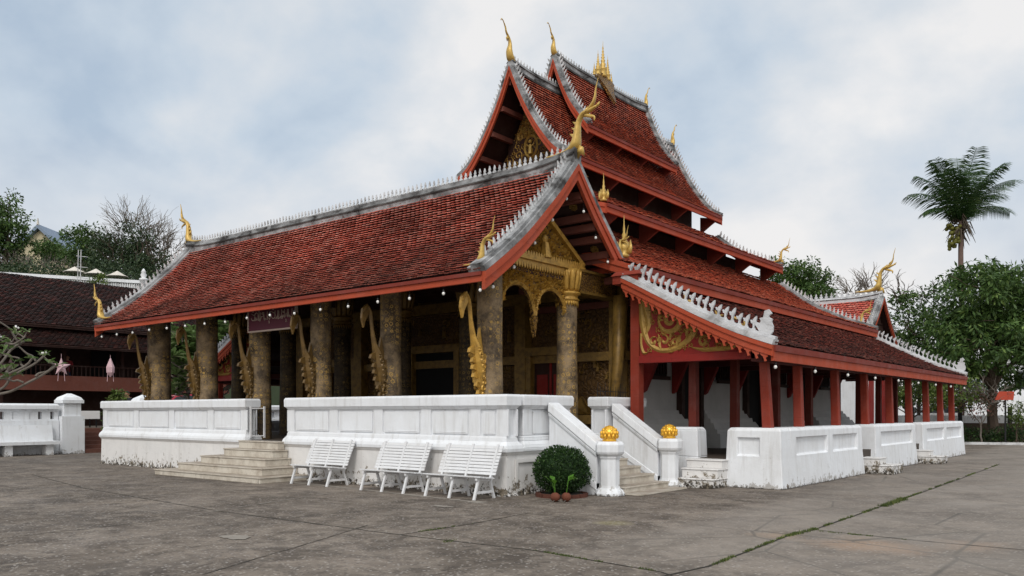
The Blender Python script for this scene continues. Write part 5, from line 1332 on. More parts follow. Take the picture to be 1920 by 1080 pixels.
# lanterns hung from the balcony eave
def lantern(px_, py_, s, label, star):
    p = at(px_, py_, 37.0); t = thing('paper_lantern', label, 'lantern', p, 'paper lanterns on the wooden house'); b = MB()
    if star:
        for j in range(5):
            a = j*2*math.pi/5+R90; c1 = Vector((0, math.cos(a), math.sin(a)))*s; l = Vector((0, math.cos(a-.63), math.sin(a-.63)))*s*.42; r = Vector((0, math.cos(a+.63), math.sin(a+.63)))*s*.42
            for o in (Vector((.1,0,0)), Vector((-.1,0,0))): b.add([p+o, p+l, p+c1, p+r], [(0,1,2,3)])
    else: b.lathe(p-Vector((0,0,s)), [(.02,0),(s*.4,s*.5),(s*.42,s*1.1),(s*.12,s*1.9),(.02,s*2.1)], 6)
    b.build('shade', M['pink'], t)
    b = MB()
    for j in (-1,1): b.tube([p+Vector((0,j*s*.3,-s*.6)), p+Vector((0,j*s*.35,-s*1.5))], .012, 4)
    b.tube([p+Vector((0,0,s*.8)), p+Vector((0,0,s*.8+.25))], .008, 4); b.build('tassel', M['pink'], t)
lantern(20,688,.42,'pink star lantern behind the plumeria branches at left',True); lantern(115,688,.42,'pink star lantern hung at mid balcony beside plumeria leaves',True); lantern(207,690,.4,'pale pink hanging lantern right along the balcony',False)
t = thing('dining_table', 'table under a white cloth at the head of the brown street stair', 'table', (-36.3,15.9,.95)); b = MB()
b.box(-36.7,-35.9,15.2,16.6,1.62,1.66); b.box(-36.71,-36.7+.02,15.2,16.6,1.3,1.62); b.box(-35.91,-35.89,15.2,16.6,1.32,1.62); b.build('tablecloth', M['cloth'], t); b = MB()
for x in (-36.6,-36.0):
    for y in (15.3,16.5): b.box(x-.02,x+.02,y-.02,y+.02,.95,1.62)
b.build('leg', M['iron'], t)
t = thing('garden_chair', 'white plastic chair right of the cloth-covered table', 'chair', (-36.1,17.1,.95)); b = MB()
b.box(-36.35,-35.9,16.95,17.4,1.36,1.40); b.build('seat', M['cloth'], t); b = MB(); b.hexa([(-36.38,16.97,1.4),(-36.34,16.97,1.4),(-36.34,17.38,1.4),(-36.38,17.38,1.4)],[(-36.44,17.0,1.78),(-36.40,17.0,1.78),(-36.40,17.35,1.78),(-36.44,17.35,1.78)]); b.build('backrest', M['cloth'], t)
for x in (-36.33,-35.93):
    for y in (16.98,17.37): b = MB(); b.bar((x,y,.95),(x,y,1.36),.035,.035); b.build('leg', M['cloth'], t)

# ------------------------------------------------------------------ people
def person(loc, rz, label, shirt, trousers, hat=None, name='person'):
    t = bpy.data.meshes.new('person'); 
    J = {'pel':(0,0,.93),'wai':(0,0,1.08),'che':(0,.0,1.32),'nec':(0,0,1.47),'hea':(0,.01,1.56),'top':(0,.01,1.66),
         'ls':(-.18,0,1.41),'le':(-.23,.02,1.14),'lw':(-.22,-.10,.92),'lh':(-.21,-.13,.83),'rs':(.18,0,1.41),'re':(.24,.0,1.14),'rw':(.23,-.08,.91),'rh':(.22,-.11,.82),
         'lk':(-.10,-.02,.50),'la':(-.10,.02,.08),'lf':(-.10,-.15,.04),'lt':(-.09,0,.86),'rt':(.09,0,.86),'rk':(.10,-.03,.50),'ra':(.11,.0,.08),'rf':(.11,-.17,.04)}
    Rr = {'pel':.135,'wai':.12,'che':.145,'nec':.06,'hea':.088,'top':.075,'ls':.075,'le':.048,'lw':.034,'lh':.035,'rs':.075,'re':.048,'rw':.034,'rh':.035,'lt':.095,'rt':.095,'lk':.065,'la':.045,'lf':.04,'rk':.065,'ra':.045,'rf':.04}
    E = [('pel','wai'),('wai','che'),('che','nec'),('nec','hea'),('hea','top'),('che','ls'),('ls','le'),('le','lw'),('lw','lh'),('che','rs'),('rs','re'),('re','rw'),('rw','rh'),('pel','lt'),('lt','lk'),('lk','la'),('la','lf'),('pel','rt'),('rt','rk'),('rk','ra'),('ra','rf')]
    K = list(J); V = [J[k] for k in K]; ed = [(K.index(a), K.index(c)) for a, c in E]
    # fingers
    for sx, h in ((-1,'lh'),(1,'rh')):
        hb = K.index(h)
        for j in range(5):
            o = Vector(J[h]); yy = (-.03+.015*j); tip = o+Vector((sx*.0, yy-.01, -.07-.01*(2-abs(j-2)))) if j else o+Vector((0,-.05,-.035))
            V.append(tuple(tip)); ed.append((hb, len(V)-1)); K.append(h+str(j)); Rr[h+str(j)] = .011
    t.from_pydata(V, ed, []); o = bpy.data.objects.new('body', t); COL.objects.link(o)
    md = o.modifiers.new('skin','SKIN'); 
    for i, k in enumerate(K): t.skin_vertices[0].data[i].radius = (Rr[k], Rr[k]*.8 if k in ('pel','wai','che') else Rr[k]); 
    t.skin_vertices[0].data[0].use_root = True
    md = o.modifiers.new('sub','SUBSURF'); md.levels = 2; md.render_levels = 2
    bpy.context.view_layer.update(); dg = bpy.context.evaluated_depsgraph_get(); me = bpy.data.meshes.new_from_object(o.evaluated_get(dg)); o.modifiers.clear()
    for q in (M['skin'], M[shirt], M[trousers]): me.materials.append(q)
    for p in me.polygons:
        c = p.center; p.use_smooth = True
        p.material_index = 0 if (c.z > 1.46 or (abs(c.x) > .19 and c.z < 1.18)) else (1 if c.z > .95 else 2)
    o.data = me
    r = thing(name, label, 'person', loc, None, rz); o.parent = r
    b = MB(); b.sphere((0,.02,1.63), .105, 14, (.92,1.0,1.02)); b.sphere((0,-.085,1.60), .018, 6); b.sphere((-.1,.01,1.60), .022, 6, (.4,1,1.4)); b.sphere((.1,.01,1.60), .022, 6, (.4,1,1.4)); h_ = b.build('head', M['skin'], r, True, local=True)
    b = MB(); b.sphere((-.035,-.082,1.63), .010, 6); b.sphere((.035,-.082,1.63), .010, 6); b.tube([(-.025,-.088,1.565),(.025,-.088,1.565)], .006, 5); b.build('face', M['hair'], h_, True, local=True)
    b = MB(); b.sphere((0,.035,1.655), .112, 14, (.95,.95,1.0)); b.build('hair', M['hair'], r, True, local=True)
    if hat:
        b = MB(); b.lathe((0,.02,1.66), [(.19,-.02),(.18,0),(.12,.02),(.115,.09),(.08,.125),(.02,.13)], 18); b.build('hat', M[hat], r, True, local=True)
    return r
p = at(323, 773, 39); person((p.x, p.y, .80), math.radians(60), 'person in a white bucket hat seen above the parapet left of the red car', 'shirt_dark', 'denim', 'cloth')
p = at(414, 773, 38); person((p.x, p.y, .75), math.radians(-120), 'person in pale top and white cap standing before the far red gallery', 'shirt_pale', 'denim', 'cloth')
p = at(238, 773, 37.5); person((p.x, p.y, .80), math.radians(40), 'dark-haired person in dark shirt near the potted plant by the house', 'shirt_dark', 'shirt_dark')
person((HX-.7, 17.3, 2.55), math.radians(75), 'person in a red shirt leaning at the balcony of the wooden house', 'shirt_red', 'denim')

# parked cars
def car(loc, rz, label, paint_):
    t = thing('parked_car', label, 'car', loc, None, rz); b = MB()
    prof = [(-2.1,.35),(-2.15,.62),(-2.0,.86),(-1.3,.98),(-.75,1.40),(-.3,1.50),(.7,1.50),(1.3,1.38),(1.85,1.02),(2.1,.95),(2.15,.4),(2.05,.28),(-2.0,.28)]
    secs = []
    for y, sq in ((-.86,0),(-.82,.0),(.82,0),(.86,0)): secs.append(y)
    n = len(prof)
    def yy(z, s): return s*(.86 if z < 1.0 else .86-(z-1.0)*.42)
    A = [(x, yy(z,-1), z) for x, z in prof]; C = [(x, yy(z,1), z) for x, z in prof]
    b.add(A+C, [tuple(range(n)), tuple(range(2*n-1,n-1,-1))]+[(i,n+i,n+(i+1)%n,(i+1)%n) for i in range(n)])
    o = b.build('body', M[paint_], t, local=True); md = o.modifiers.new('soft','BEVEL'); md.width=.05; md.segments=3; md.limit_method='ANGLE'
    for s in (-1,1):
        b = MB(); gl = [(-1.15,1.0),(-.70,1.36),(-.28,1.43),(.05,1.43),(.05,1.0)]; b.ext([(x, yy(z,s)+s*.006, z) for x, z in gl], (0,s*.008,0)); b.build('side_window', M['glass'], t, local=True)
        b = MB(); gl = [(.12,1.0),(.12,1.43),(.68,1.43),(1.2,1.32),(1.6,1.02)]; b.ext([(x, yy(z,s)+s*.006, z) for x, z in gl], (0,s*.008,0)); b.build('side_window', M['glass'], t, local=True)
    b = MB(); b.hexa([(-1.30,-.70,1.0),(-1.30,.70,1.0),(-1.26,.70,.99),(-1.26,-.70,.99)],[(-.80,-.62,1.39),(-.80,.62,1.39),(-.76,.62,1.38),(-.76,-.62,1.38)]); b.build('windscreen', M['glass'], t, local=True)
    b = MB(); b.hexa([(1.82,-.70,1.06),(1.82,.70,1.06),(1.80,.70,1.05),(1.80,-.70,1.05)],[(1.36,-.62,1.39),(1.36,.62,1.39),(1.32,.62,1.38),(1.32,-.62,1.38)]); b.build('rear_window', M['glass'], t, local=True)
    for x in (-1.35,1.35):
        for s in (-1,1):
            b = MB(); b.tube([(x,s*.70,.32),(x,s*.88,.32)], .32, 20, up=(0,0,1)); w__ = b.build('wheel', M['rubber'], t, local=True)
            b = MB(); b.tube([(x,s*.87,.32),(x,s*.895,.32)], .19, 12, up=(0,0,1)); b.build('rim', M['chrome'], w__, local=True)
    for s in (-1,1):
        b = MB(); b.sphere((-2.05,s*.62,.74), .1, 8, (.6,1.4,.7)); b.build('headlight', M['bulb'], t, True, local=True)
        b = MB(); b.box(2.08,2.14,s*.62-.12,s*.62+.12,.75,.88); b.build('tail_light', M['orange'], t, local=True)
    return t
p = at(356, 773, 38.5); car((p.x-.3, p.y, .93), math.radians(80), 'red car parked in the street, roof showing over the parapet', 'car_red')
p = at(1755, 773, 58); car((p.x, p.y, .55), math.radians(40), 'white car behind the dark picket fence at right', 'car_white')

def bl(px_, py_, d, r): p = at(px_, py_, d); return ((p.x, p.y, p.z), r)
# ------------------------------------------------------------------ plumeria trees
def plumeria(label, base, ends, seed, n_leaf=14, size=.42, forks=3, r=.11):
    random.seed(seed); base = Vector(base); t = thing('plumeria_tree', label, 'tree', base, 'plumeria trees'); tb = MB(); lb = MB(); fb = MB()
    def whorl(p, d):
        for j in range(n_leaf):
            a = uni(0,6.28); o = Vector((math.cos(a), math.sin(a), uni(-.25,.9))).normalized(); s = size*uni(.6,1.15)
            sd = o.cross(Vector((0,0,1))).normalized()*s*.16; m_ = p+o*s*.6+Vector((0,0,.03)); tip = p+o*s+Vector((0,0,-.06*s))
            q = len(lb.v); lb.v += [tuple(p), tuple(m_+sd), tuple(tip), tuple(m_-sd)]; lb.f.append((q,q+1,q+2,q+3)); lb.m.append(0)
        if rnd() < .35:
            for j in range(4): fb.sphere(p+Vector((uni(-.06,.06),uni(-.06,.06),uni(.08,.18))), .035, 6)
    for e in ends:
        e = Vector(e); k0 = base.lerp(e, .45)+Vector((0,0,.3)); limb(tb, base, k0, r, r*.6, .12); limb(tb, k0, e, r*.6, .035, .15)
        for j in range(forks):
            m_ = k0.lerp(e, uni(.2,.95)); q = m_+Vector((uni(-1,1), uni(-1,1), uni(0.1,1)))*.75; limb(tb, m_, q, .035, .022, .25, 4)
            for _ in range(2): q2 = q+Vector((uni(-1,1),uni(-1,1),uni(.1,1)))*.35; limb(tb, q, q2, .02, .014, .1, 3); whorl(q2, None)
        whorl(e, None)
    tb.build('trunk', M['bark_grey'], t); lb.build('leaves', M['leaf_plum'], t)
    if fb.v: fb.build('flowers', M['cloth'], t, True)
B0 = atz(-190, 25, 0)
plumeria('bare-limbed plumeria with few leaves reaching in from the left edge', B0, [at(20,640,24.5), at(60,672,25.5), at(108,684,25), at(10,690,24), at(45,640,26), at(-20,640,25), at(85,665,26.5)], 71, n_leaf=8, size=.28, forks=2, r=.075)
B1 = atz(385, 33, 0)
plumeria('leafy plumeria seen between the left porch columns', B1, [at(340,650,32), at(365,690,31), at(400,640,33), at(350,630,34), at(380,670,32.5), at(430,650,33), at(440,690,33), at(335,700,32), at(355,660,31.5), at(395,705,32), at(420,625,34), at(370,640,33)], 72, n_leaf=26, size=.5, forks=11)
tree('street_shrub', 'yellow-green leafy plant growing beside the left end of the podium', atz(214,30,0), [bl(222,742,30,(.28,.28,.2)), bl(212,775,30,(.25,.25,.3)), bl(208,802,30,(.25,.25,.3))], .03, 40, 22, .16, .16, 'leaf_light', seed=73, cat='plant')

# ------------------------------------------------------------------ hillside at left
hm = MB(); hx = [(-48,0),(-54,6.2),(-60,9.0),(-75,11.5),(-100,13),(-150,10)]; n = 30; random.seed(80)
ysg = [-20+i*4.6 for i in range(n)]
for j, (x, z) in enumerate(hx):
    for i, y in enumerate(ysg):
        fall = max(0, 1-max(0, (y-38))/45); hm.v.append((x+uni(-.8,.8), y, z*fall*(1+uni(-.06,.06)) if z else -.3))
for j in range(len(hx)-1):
    for i in range(n-1): hm.f.append((j*n+i, j*n+i+1, (j+1)*n+i+1, (j+1)*n+i)); hm.m.append(0)
tag(hm.build('hill', M['hill'], None, True), kind='structure')
def gz(px_, d, z): v = atz(px_, d, z); return v
tree('conifer_tree', 'tall dark evergreen at the far left edge of the hill', gz(15,72,9), [bl(18,375,72,(1.1,1.1,1.2)), bl(14,405,72,(1.6,1.6,1.6)), bl(14,440,72,(2.1,2.1,1.9)), bl(8,475,72,(2.3,2.3,1.8)), bl(-15,440,72,(2,2,3)), bl(-30,400,72,(2,2,3))], .3, 230, 45, .55, .30, 'leaf', seed=81, droop=.4)
tree('bare_tree', 'leafless greyish tree below the cream gabled house on the hill', gz(60,66,8), [bl(40,502,66,(2.2,2.2,.6)), bl(85,503,66,(2,2,.5)), bl(115,508,66,(1.6,1.6,.5))], .12, 60, 16, .6, .14, 'leaf_dry', 'bark_grey', seed=82, twigs=20, twig_len=.8)
tree('broad_tree', 'green tree with layered foliage left of the umbrellas', gz(160,70,8), [bl(150,450,70,(1.4,1.4,.9)), bl(165,440,70,(1.1,1.1,.8)), bl(185,470,70,(1.8,1.8,1.2)), bl(150,480,70,(1.6,1.6,1.0)), bl(100,470,74,(1.8,1.8,.8))], .18, 150, 40, .5, .28, 'leaf', seed=83)
tree('broad_tree', 'big rounded tree with thinning twiggy top on the hill', gz(240,68,8), [bl(235,470,68,(2.8,2.8,2.2)), bl(275,490,68,(2.2,2.2,1.7)), bl(205,485,68,(1.8,1.8,1.6)), bl(300,510,66,(1.6,1.6,1.2)), bl(240,505,66,(2.6,2.6,1.2))], .25, 260, 42, .5, .26, 'leaf_dark', seed=84, twigs=14, twig_len=1.4)
tree('bare_tree', 'sparse twiggy tree rising above the big rounded one', gz(255,70,9), [bl(245,430,70,(1.9,1.9,1.2)), bl(280,450,70,(1.9,1.9,1.4)), bl(310,475,70,(1.6,1.6,1.2))], .12, 90, 9, .55, .17, 'leaf_dark', 'bark_grey', seed=85, twigs=40, twig_len=1.7)
tree('hill_shrub', 'small green tree in front of the cream gabled house', gz(95,80,12), [bl(88,472,80,(1.4,1.4,.7)), bl(110,478,80,(1.6,1.6,.8))], .1, 50, 36, .45, .28, 'leaf', seed=86)
random.seed(87); b = MB()
for i in range(230):
    px_ = uni(-60,340); d = uni(58,68); p = at(px_, uni(498,528) if px_ < 260 else uni(505,560), d); leaves(b, p, 34, (.9,.9,.6), .24, shell=.1)
tag(b.build('hill_undergrowth', M['leaf_dark']), kind='stuff', label='dense dark undergrowth covering the hillside', cat='undergrowth')
# cream house on the hill
hp = at(75, 470, 92); t = thing('hill_house', 'cream house with blue-grey gabled roof up on the hill', 'house', (hp.x,hp.y,10))
u = Vector((.779,.627,0)); v_ = Vector((-.627,.779,0)); b = MB()
fr0 = [hp-u*3.1-Vector((0,0,8)), hp+u*3.1-Vector((0,0,8)), hp+u*3.1+Vector((0,0,-.2)), hp+Vector((0,0,2.3)), hp-u*3.1+Vector((0,0,-.2))]
b.ext(fr0, v_*8); b.build('wall', M['cream'], t); b = MB()
for s in (-1,1):
    a = hp+Vector((0,0,2.85))-v_*.5; c = hp+u*s*1.8+Vector((0,0,1.05))-v_*.5; e = hp+u*s*3.9+Vector((0,0,-.35))-v_*.5
    for q0, q1 in ((a,c),(c,e)): b.ext([q0, q1, q1-Vector((0,0,.35)), q0-Vector((0,0,.45))], v_*9)
b.build('roof', M['blue_roof'], t); b = MB(); q = hp+Vector((-.2,0,.8))-v_*.03; b.ext([q-u*.15, q+u*.15, q+u*.15+Vector((0,0,.4)), q-u*.15+Vector((0,0,.4))], v_*.05); b.build('window', M['black'], t)
b = MB(); b.ext([hp+Vector((0,0,2.7))-v_*.5-u*.12, hp+Vector((0,0,2.7))-v_*.5+u*.12, hp+Vector((0,0,3.5))-v_*.5], v_*.2); b.build('finial', M['canvas'], t)
# parasols on the terrace
for k, (px_, py_, lab) in enumerate(((140,509,'cream market parasol on the hill terrace, nearest the antenna mast'),(180,513,'cream market parasol on the hill terrace, middle of three'),(220,517,'cream market parasol on the hill terrace, farthest right'))):
    p = at(px_, py_-9, 58); t = thing('parasol', lab, 'parasol', (p.x,p.y,p.z-2.3), 'parasols on the hill terrace')
    b = MB(); b.lathe(p-Vector((0,0,.42)), [(.74,0),(.76,.03),(.4,.2),(.03,.42)], 8); b.build('canopy', M['canvas'], t); b = MB(); b.tube([p-Vector((0,0,2.6)), p], .03, 6); b.build('pole', M['bark'], t)
# terrace balustrade above the wooden house
t = thing('balustrade', 'white terrace balustrade with urn finial above the wooden house', 'balustrade', at(150,540,54)); b = MB()
A_, B_ = at(-30,520,54), at(268,538,54)
def rail(b, dz0, dz1, wd):
    b.ext([A_+Vector((0,0,dz0)), B_+Vector((0,0,dz0)), B_+Vector((0,0,dz1)), A_+Vector((0,0,dz1))], v_*wd)
rail(b, .22, .42, .25); rail(b, -.62, -.5, .22); b.build('rail', M['white_clean'], t); b = MB()
for k in range(70): p = A_.lerp(B_, k/69)+v_*.1; b.tube([p+Vector((0,0,-.5)), p+Vector((0,0,-.2)), p+Vector((0,0,.22))], [.05,.085,.045], 6)
b.build('baluster', M['crest'], t); b = MB(); p = B_+v_*.1; b.lathe(p+Vector((0,0,-1.0)), [(.2,0),(.2,1.4),(.27,1.45),(.27,1.55),(.12,1.62),(.2,1.78),(.12,1.95),(.16,2.0),(.03,2.2)], 12); b.build('urn_post', M['white_clean'], t, True)
b = MB(); b.ext([A_+Vector((0,0,-2.2)), B_+Vector((0,0,-2.2)), B_+Vector((0,0,-.62)), A_+Vector((0,0,-.62))], v_*.3); b.build('terrace_wall', M['crest'], t)
tree('terrace_shrub', 'yellow-green shrub on the terrace before the balustrade', at(188,545,53), [bl(186,530,53,(.55,.55,.5))], .03, 26, 26, .2, .16, 'leaf_light', seed=88, cat='shrub')
t = thing('white_gable_wall', 'white gabled coping behind the end of the dark tiled roof', 'wall', at(230,560,50)); b = MB()
q0, q1, q2 = at(196,535,50), at(250,548,50), at(330,575,50)
b.ext([q0, q1, q2, q2-Vector((0,0,.9)), q1-Vector((0,0,.35)), q0-Vector((0,0,.25))], v_*.3); b.build('coping', M['white_clean'], t)
t = thing('antenna_mast', 'thin metal antenna mast in front of the hill trees', 'antenna', at(149,545,52)); b = MB()
for px_ in (147,152): b.tube([at(px_-2,545,52), at(px_,468,52)], .03, 5)
for py_ in (480,500,520): b.tube([at(143,py_,52), at(165,py_+2,52)], .02, 4)
b.build('mast', M['crest'], t)

# ------------------------------------------------------------------ right: chapel, trees, palm, fence
t = thing('chapel', 'small white chapel with bright red tiled gable roof and gold finial behind the gallery', 'chapel', (-15,44.9,0))
C0, C1, CYr = -20.0, -11.9, 45.0; pc = [(0,7.45),(1.3,6.2),(2.9,4.95)]
cf = slope(t, '', 'x', CYr, -1, C0, C1, pc, M['tile_bright'], tw=.2, row=.17, flame=.22, barge=.22, fascia=.18, vw=.32)
slope(t, '', 'x', CYr, 1, C0, C1, pc, M['tile_bright'], tw=.2, row=.17, flame=.22, barge=.22, fascia=.18, vw=.32)
ridge(cf, 'x', CYr, C0, C1, 7.66, .36, .27, .30, .28, mat='crest_white', cmat='crest_white', lift=.15); naga(cf, (C1-.2,CYr,7.75), 0, 1.45); naga(cf, (C1-.5,CYr-1.9,5.85), 0, .9)
b = MB(); b.box(C0+.4,C1-.25,CYr-2.3,CYr+2.3,0,4.9); b.build('wall', M['white_clean'], t)
b = MB(); b.ext([(C1-.6,CYr-2.3,4.9),(C1-.6,CYr+2.3,4.9),(C1-.6,CYr+.1,7.0),(C1-.6,CYr-.1,7.0)], (.3,0,0))
for k in range(5): b.box(C1-.299, C1-.26, CYr-2.1+.42*k*.9, CYr+2.1-.42*k*.9, 4.95+.4*k, 5.02+.4*k)
b.build('gable_panel', M['wood_dark'], t)
for y in (CYr-1.2, CYr+1.1): b = MB(); b.box(C1-.248,C1-.2,y-.38,y+.38,1.0,3.6); b.build('shutter', M['red_deep'], t); 
tree('mango_tree', 'large dense dark green tree filling the right edge', gz(1862,44,0), [bl(1860,560,44,(2.6,2.6,2.0)), bl(1815,610,44,(2.0,2.0,1.6)), bl(1900,600,45,(2.4,2.4,2.2)), bl(1790,665,43,(1.8,1.8,1.3)), bl(1850,650,43,(2.2,2.2,1.5)), bl(1945,640,44,(2.2,2.2,2.6)), bl(1775,610,45,(1.0,1.0,1.0)), bl(1960,560,45,(2,2,2)), bl(1840,530,45,(1.8,1.8,1.0))], .30, 620, 46, .42, .32, 'leaf', seed=91, droop=.5, aspect=.34)
tree('slender_tree', 'open airy tree between the chapel finial and the large dense tree', gz(1725,50,0), [bl(1705,590,50,(1.2,1.2,1.6)), bl(1735,640,49,(1.5,1.5,1.5)), bl(1700,660,50,(1.4,1.4,1.4)), bl(1755,560,50,(.9,.9,1.0)), bl(1745,690,48,(1.6,1.6,1.2)), bl(1690,560,50,(.5,.5,.5))], .12, 230, 34, .42, .24, 'leaf', seed=92, twigs=5, twig_len=1.2)
tree('back_tree', 'rounded tree showing above the lower roof beside the gold eave finial', gz(1500,64,0), [bl(1500,525,64,(2.2,2.2,1.5)), bl(1535,530,64,(1.2,1.2,1.2)), bl(1460,520,64,(1.6,1.6,1.3)), bl(1450,495,64,(.8,.8,.5)), bl(1510,555,64,(2.4,2.4,1.2))], .25, 180, 46, .45, .28, 'leaf', seed=93)
tree('bare_tree', 'thin leafless twigs behind the chapel ridge', gz(1640,60,0), [bl(1635,545,60,(1.2,1.2,.5)), bl(1600,550,60,(.9,.9,.4))], .08, 6, 3, .3, .1, 'leaf_dry', 'bark_grey', seed=94, twigs=22, twig_len=1.3)
tree('garden_tree', 'yellow-green tree seen between the far gallery posts', gz(1690,47,0), [bl(1685,720,46,(1.0,1.0,1.1)), bl(1665,745,45,(.8,.8,.8)), bl(1790,735,42,(1.3,1.3,.9)), bl(1750,740,46,(1.3,1.3,.8))], .08, 110, 34, .35, .2, 'leaf_light', seed=95)
tree('garden_tree', 'dark green tree seen low between the gallery posts', gz(1730,55,0), [bl(1720,730,54,(2.0,2.0,1.2)), bl(1780,720,54,(2,2,1.3)), bl(1840,725,56,(2,2,1.0)), bl(1650,735,56,(1.5,1.5,1.1))], .12, 150, 36, .45, .26, 'leaf_dark', seed=96)
tree('flowering_shrub', 'straggly shrub with pinkish leaves left of the red sign', gz(1840,42,0), [bl(1838,758,42,(.9,.9,.7)), bl(1815,755,42,(.7,.7,.5)), bl(1860,750,42,(.7,.7,.5))], .05, 60, 18, .3, .14, 'leaf_pink', 'bark_grey', seed=97, twigs=12, twig_len=.8, cat='shrub')
tree('potted_shrub', 'bright yellow-green bush at the right edge below the red sign', gz(1905,41,0), [bl(1908,775,41,(.5,.5,.6))], .04, 26, 28, .2, .14, 'leaf_light', seed=98, cat='shrub')
# coconut palm
random.seed(101); pt = at(1802, 425, 47); pbp = Vector((at(1800,773,47).x, at(1800,773,47).y, 0)); t = thing('coconut_palm', 'tall coconut palm with drooping nuts standing above the trees', 'palm', pbp)
b = MB(); b.tube([tuple(q) for q in smooth([tuple(pbp), tuple(pbp.lerp(pt,.4)+Vector((.12,0,0))), tuple(pbp.lerp(pt,.8)), tuple(pt+Vector((0,0,.3)))], 8)], list(np.linspace(.18,.12,25)), 12); b.build('trunk', M['palm_bark'], t, True)
RV = Vector((.779,.627,0)); FV = Vector((-.627,.779,0))
def frond(a, el, L_, droop, f_b):
    d0 = RV*math.cos(a) + FV*math.sin(a); P_ = []; p = pt + Vector((0,0,.35)); e = el
    for i in range(15):
        P_.append(p.copy()); p = p + (d0*math.cos(e)+Vector((0,0,math.sin(e))))*L_/14; e -= droop/14*(1+i*.12)
    f_b.tube([tuple(q) for q in P_], list(np.linspace(.035,.008,15)), 5)
    sd = d0.cross(Vector((0,0,1))).normalized()
    for i in range(1, 70):
        i = i*60/70; k = i/60*13.9; j = int(k); q = P_[j].lerp(P_[j+1], k-j) if j < 14 else P_[14]; tg = (P_[min(j+1,14)]-P_[max(j-1,0)]).normalized()
        ln = L_*.36*math.sin(min(1, .25+i/60*1.1)*math.pi*.62)*(1-.55*(i/60)**4)
        for s in (-1,1):
            dr_ = (sd*s*.85 + tg*.62 + Vector((0,0,-.30-uni(0,.35)))).normalized(); w2 = tg*.022; m_ = q+dr_*ln*.55+Vector((0,0,.02)); e_ = q+dr_*ln+Vector((0,0,-.14*ln))
            n0 = len(f_b.v); f_b.v += [tuple(q-w2*.6), tuple(m_-w2), tuple(e_), tuple(m_+w2), tuple(q+w2*.6)]; f_b.f.append((n0,n0+1,n0+2,n0+3,n0+4)); f_b.m.append(0)
for (a, el, L_, dr_) in ((0,1.02,4.0,.55),(.35,.92,3.7,.6),(-.25,1.22,3.9,.4),(math.pi,.95,3.6,.75),(math.pi+.35,1.30,3.9,.35),(math.pi-.3,1.20,3.7,.5),(1.3,1.45,4.0,.2),(-1.4,1.42,4.0,.25),(-.8,1.25,3.6,.5),(math.pi+.9,1.2,3.4,.5),(.6,1.36,3.9,.3),(2.6,1.38,3.9,.3),(-2.6,1.30,3.7,.4),(.1,.72,3.3,.8),(math.pi+.1,.75,2.6,.9)):
    b = MB(); frond(a, el, L_, dr_, b); b.build('frond', M['leaf_palm'], t)
b = MB()
for i in range(40): v = Vector((-.42+uni(-.30,.28), uni(-.3,.3), uni(-1.25,.1))); c = pt+RV*v.x+FV*v.y+Vector((0,0,v.z)); b.sphere(c, uni(.09,.13), 8)
b.build('coconuts', M['green_nut'], t, True)
b = MB()
for i in range(60):
    a = uni(0,6.28); o = RV*math.cos(a)+FV*math.sin(a); p0 = pt+Vector((0,0,uni(-.5,.5))); p1 = p0+o*uni(.2,.5)+Vector((0,0,uni(-.15,.3))); p2 = p1+o*uni(.1,.55)+Vector((0,0,-uni(.1,1.0))); s = FV*.05
    b.tube([p0,p1,p2], [.05,.045,.01], 5)
b.build('dead_sheaths', M['leaf_dry'], t)
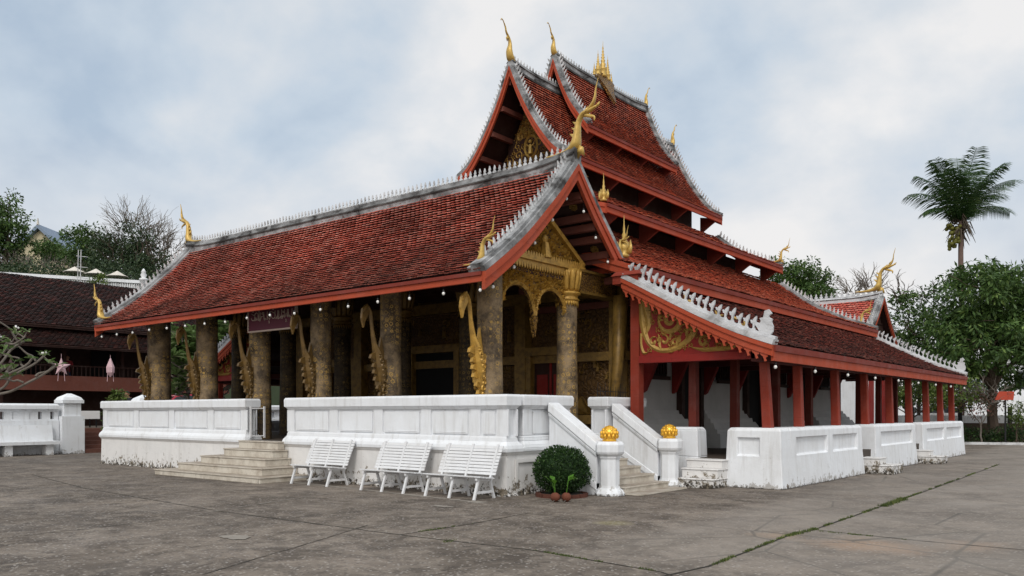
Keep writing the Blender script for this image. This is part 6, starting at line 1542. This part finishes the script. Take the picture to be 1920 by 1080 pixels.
# picket fence, hedge, sign, white building on the right
t = thing('picket_fence', 'white picket fence on dark base beyond the far end of gallery', 'fence', at(1760,790,47)); b = MB()
A_, B_ = atz(1540,49,.75), atz(1990,45,.75)
for k in range(120): p = A_.lerp(B_, k/119); b.box(p.x-.045,p.x+.045,p.y-.045,p.y+.045,.95,1.42)
b.bar((A_.x,A_.y,1.15),(B_.x,B_.y,1.15),.04,.06); b.build('pickets', M['white_clean'], t); b = MB(); b.bar((A_.x,A_.y,.5),(B_.x,B_.y,.5),.25,1.0); b.build('base', M['bark'], t)
for k in range(6): p = A_.lerp(B_, k/5); b = MB(); b.box(p.x-.1,p.x+.1,p.y-.1,p.y+.1,1.0,1.9); b.build('post', M['iron'], t)
random.seed(111)
t = thing('clipped_hedge', 'dark green hedge along the far right of the courtyard', 'hedge', atz(1880,42,0)); b = MB(); A_, B_ = atz(1795,43,.35), atz(2010,41,.35)
for k in range(150): p = A_.lerp(B_, rnd())+FV*uni(-.3,.3)+Vector((0,0,uni(-.3,.42))); leaves(b, p, 34, (.3,.3,.2), .12, shell=.1)
b.build('foliage', M['leaf_box'], t)
b = MB(); A_, B_ = atz(1790,41.5,0), atz(2010,39.8,0); b.bar(A_+Vector((0,0,.06)), B_+Vector((0,0,.06)), .15, .12); tag(b.build('planting_kerb', M['crest']), kind='structure')
b = MB(); A_, B_ = atz(1500,72,0), atz(2100,66,0); 
b.ext([A_, B_, B_+Vector((0,0,2.4)), A_+Vector((0,0,2.4))], FV*.3); t = thing('boundary_wall', 'plain whitish wall far behind the picket fence at right', 'wall', atz(1800,70,0)); b.build('wall_body', M['white_clean'], t)
t = thing('white_building', 'pale building with dark upper window glimpsed behind the large tree', 'building', atz(1930,75,0)); b = MB(); o = atz(1855,75,0)
b.ext([o, o+RV*9, o+RV*9+Vector((0,0,6)), o+Vector((0,0,6))], FV*6); b.build('wall', M['white_clean'], t); b = MB(); q = o+RV*2.3-FV*.05+Vector((0,0,3.7)); b.ext([q, q+RV*3, q+RV*3+Vector((0,0,1.6)), q+Vector((0,0,1.6))], FV*.1); b.build('window', M['glass'], t)
b = MB(); b.ext([o-RV*.3-FV*.4+Vector((0,0,6.0)), o+RV*9.3-FV*.4+Vector((0,0,6.0)), o+RV*9.3-FV*.4+Vector((0,0,6.3)), o-RV*.3-FV*.4+Vector((0,0,6.3))], FV*6.8); b.build('roof', M['crest'], t)
p = at(1885, 750, 41); t = thing('notice_sign', 'small orange-red sign board in front of the large tree trunk', 'sign', (p.x,p.y,0)); b = MB()
b.ext([p-RV*.5, p+RV*.4, p+RV*.45+Vector((0,0,.42)), p-RV*.3+Vector((0,0,.42))], FV*.05); b.build('panel', M['orange'], t); b = MB(); b.tube([(p.x,p.y,0), p], .04, 6); b.build('post', M['iron'], t)
random.seed(7)
